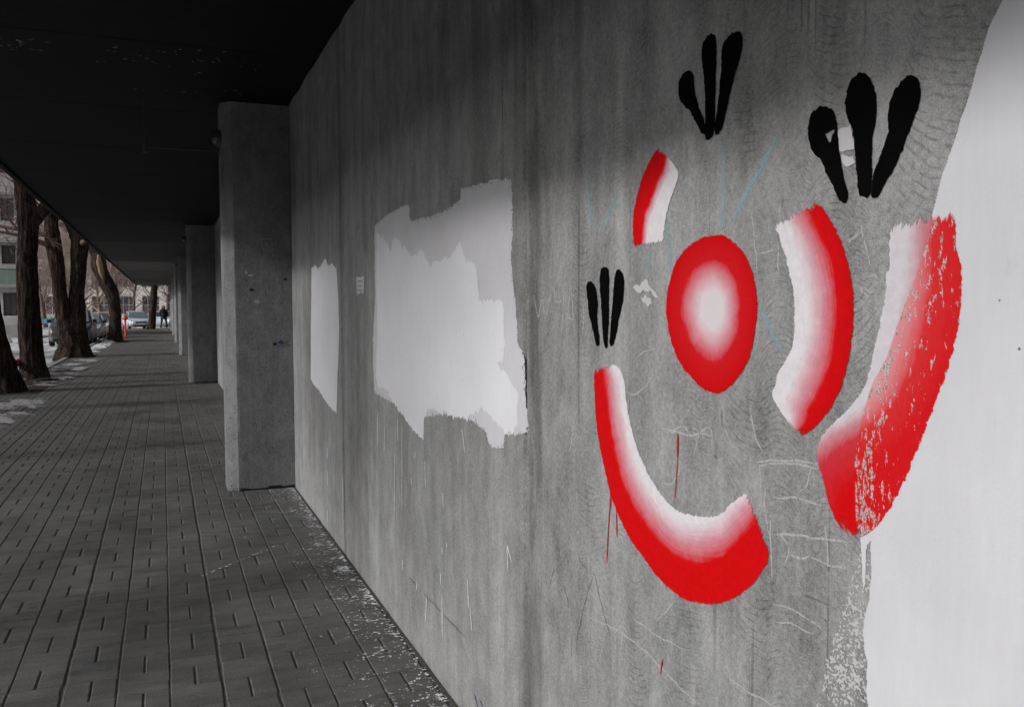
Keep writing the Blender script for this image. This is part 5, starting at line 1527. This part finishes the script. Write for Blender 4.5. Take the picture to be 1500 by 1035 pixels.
p_ = MB(); p_.box(-15.0, 0.82, -0.06, -0.003, 0.0, 0.75); p_.build('plinth', M['slab_grey'], gb)

# added out-of-view houses across the road, keeping low sky off the wall
for n_, (ya, yb, hh, lab) in enumerate(((-26.0, 3.6, 9.6, 'added unseen three-storey grey brick house blocking low sky across the road, facing the mural'), (4.6, 36.0, 9.4, 'added unseen long three-storey brick house blocking low sky across the road, beyond the pines'))):
    hb = empty('apartment_building', (-24.0, ya, -0.15)); tag(hb, lab, 'building'); hb.rotation_euler = (0, 0, math.pi/2)
    holes = []
    L = yb-ya
    for lev in range(3):
        for i in range(int(L/3.0)):
            x = 1.0+3.0*i
            holes.append((x, x+1.4, 1.1+2.9*lev, 2.6+2.9*lev))
    facade(hb, M['grey_brick'], 0.0, L, 0.0, hh, 0.0, holes)
    for h in holes: window(hb, h[0]+0.02, h[1]-0.02, h[2]+0.02, h[3]-0.02, 0.18, 2, 1, 'white_trim')
    p_ = MB(); p_.box(-0.3, L+0.3, -0.4, 12.3, hh+0.002, hh+0.3); p_.build('roof', M['slab_grey'], hb)
# cream building closing the view
cb_ = empty('apartment_building', (-2.0, 128.0, -0.15)); tag(cb_, 'cream rendered building with tall gridded windows closing the view beyond the cars', 'building')
holes = []
for lev in range(4):
    zb = 1.0+3.55*lev
    for i in range(9):
        x = -13.0 + 3.1*i
        holes.append((x, x+2.25, zb if lev else zb-0.1, zb+2.35))
facade(cb_, M['cream_render'], -15.0, 16.0, 0.0, 15.2, 0.0, holes)
for h in holes: window(cb_, h[0]+0.02, h[1]-0.02, h[2]+0.02, h[3]-0.02, 0.18, 3, 2, 'white_trim')
p_ = MB(); p_.box(-15.3, 16.3, -0.4, 12.3, 15.202, 15.6); p_.build('cornice', M['white_trim'], cb_)
# rose building further left
rb = empty('apartment_building', (-26.0, 140.0, -0.15)); tag(rb, 'dusky rose block of flats with small windows far behind the bare trees', 'building')
holes = []
for lev in range(5):
    zb = 1.1+2.9*lev
    for i in range(9):
        x = -8.4 + 1.95*i
        holes.append((x, x+1.1, zb, zb+1.4))
facade(rb, M['rose_render'], -10.0, 9.5, 0.0, 15.6, 0.0, holes)
for h in holes: window(rb, h[0]+0.02, h[1]-0.02, h[2]+0.02, h[3]-0.02, 0.18, 2, 1, 'white_trim')
p_ = MB(); p_.box(-10.3, 9.8, -0.4, 12.3, 15.602, 16.0); p_.build('cornice', M['slab_grey'], rb)

# ---------------------------------------------------------------- the person walking beyond the arcade
def person(loc, rot):
    root = empty('person', loc); root.rotation_euler = (0, 0, rot)
    tag(root, 'person in a black hooded coat and dark trousers at the walkway end', 'person')
    V = [(0, 0, 0.93), (0, 0, 1.12), (0, 0.0, 1.34), (0, 0.005, 1.44), (0, -0.01, 1.50), (0, -0.02, 1.58), (0, -0.015, 1.67),
         (0.10, 0, 0.90), (0.16, -0.10, 0.52), (0.19, 0.02, 0.10), (0.20, -0.12, 0.045),
         (-0.10, 0, 0.90), (-0.15, 0.10, 0.51), (-0.19, 0.30, 0.13), (-0.20, 0.20, 0.05),
         (0.20, 0, 1.39), (0.27, 0.03, 1.12), (0.24, -0.10, 0.92),
         (-0.20, 0, 1.39), (-0.27, 0.03, 1.12), (-0.24, -0.10, 0.92)]
    E = [(0,1),(1,2),(2,3),(3,4),(4,5),(5,6),(0,7),(7,8),(8,9),(9,10),(0,11),(11,12),(12,13),(13,14),(2,15),(15,16),(16,17),(2,18),(18,19),(19,20)]
    Rr = [(0.17,0.13),(0.17,0.13),(0.17,0.12),(0.09,0.09),(0.065,0.07),(0.105,0.115),(0.075,0.085),(0.10,0.10),(0.075,0.08),(0.055,0.06),(0.05,0.045),(0.10,0.10),(0.075,0.08),(0.055,0.06),(0.05,0.045),(0.085,0.085),(0.065,0.065),(0.05,0.05),(0.085,0.085),(0.065,0.065),(0.05,0.05)]
    me = bpy.data.meshes.new('body')
    me.from_pydata(V, E, [])
    o = bpy.data.objects.new('body_cage', me); COL.objects.link(o)
    o.modifiers.new('skin', 'SKIN')
    sub = o.modifiers.new('sub', 'SUBSURF'); sub.levels = 2; sub.render_levels = 2
    sv = me.skin_vertices[0].data
    for i, (a, b) in enumerate(Rr): sv[i].radius = (a, b)
    sv[0].use_root = True
    dg = bpy.context.evaluated_depsgraph_get()
    body = bpy.data.meshes.new_from_object(o.evaluated_get(dg))
    bpy.data.objects.remove(o)
    body.name = 'body'
    body.materials.clear()
    for k in ('coat_black', 'trousers_dark', 'skin'): body.materials.append(M[k])
    for p_ in body.polygons:
        c = p_.center
        p_.use_smooth = True
        p_.material_index = 1 if c.z < 0.80 else 2 if (c.z > 1.53 and c.y < -0.075 and c.z < 1.66) else 0
    link(bpy.data.objects.new('body', body), root)
    # coat skirt and hood
    m = MB(); n = 18
    for z, rx, ry in ((1.30, 0.205, 0.145), (1.10, 0.20, 0.15), (0.92, 0.215, 0.165), (0.72, 0.235, 0.185)):
        m.v += [(rx*math.cos(6.2832*k/n), ry*math.sin(6.2832*k/n), z) for k in range(n)]
    for i in range(3):
        for k in range(n):
            m.f.append((i*n+k, (i+1)*n+k, (i+1)*n+(k+1) % n, i*n+(k+1) % n)); m.m.append(0)
    m.build('coat', M['coat_black'], root, True)
    m = MB(); n = 14
    for z, r, dy in ((1.42, 0.13, 0.02), (1.50, 0.125, 0.03), (1.60, 0.135, 0.03), (1.68, 0.115, 0.03), (1.725, 0.05, 0.03)):
        m.v += [(r*math.cos(6.2832*(k/(n-1)*0.72-0.11)), dy+r*math.sin(6.2832*(k/(n-1)*0.72-0.11)), z) for k in range(n)]
    for i in range(4):
        for k in range(n-1):
            m.f.append((i*n+k, i*n+k+1, (i+1)*n+k+1, (i+1)*n+k)); m.m.append(0)
    m.build('hood', M['coat_black'], root, True)
    for sx, yy, zz in ((0.195, -0.07, 0.0), (-0.195, 0.25, 0.0)):
        m = MB(); m.tube([(sx, yy+0.08, 0.045+zz), (sx, yy, 0.045+zz), (sx, yy-0.10, 0.04+zz), (sx, yy-0.16, 0.032+zz)], [0.04, 0.05, 0.045, 0.025], 12)
        sh = m.build('shoe', M['trim_black'], root, True)
        m = MB(); m.box(sx-0.045, sx+0.045, yy-0.16, yy+0.10, 0.0, 0.018); m.build('sole', M['white_plastic'], sh)
    return root
person((0.07, 69.6, 0.0), 0.1)
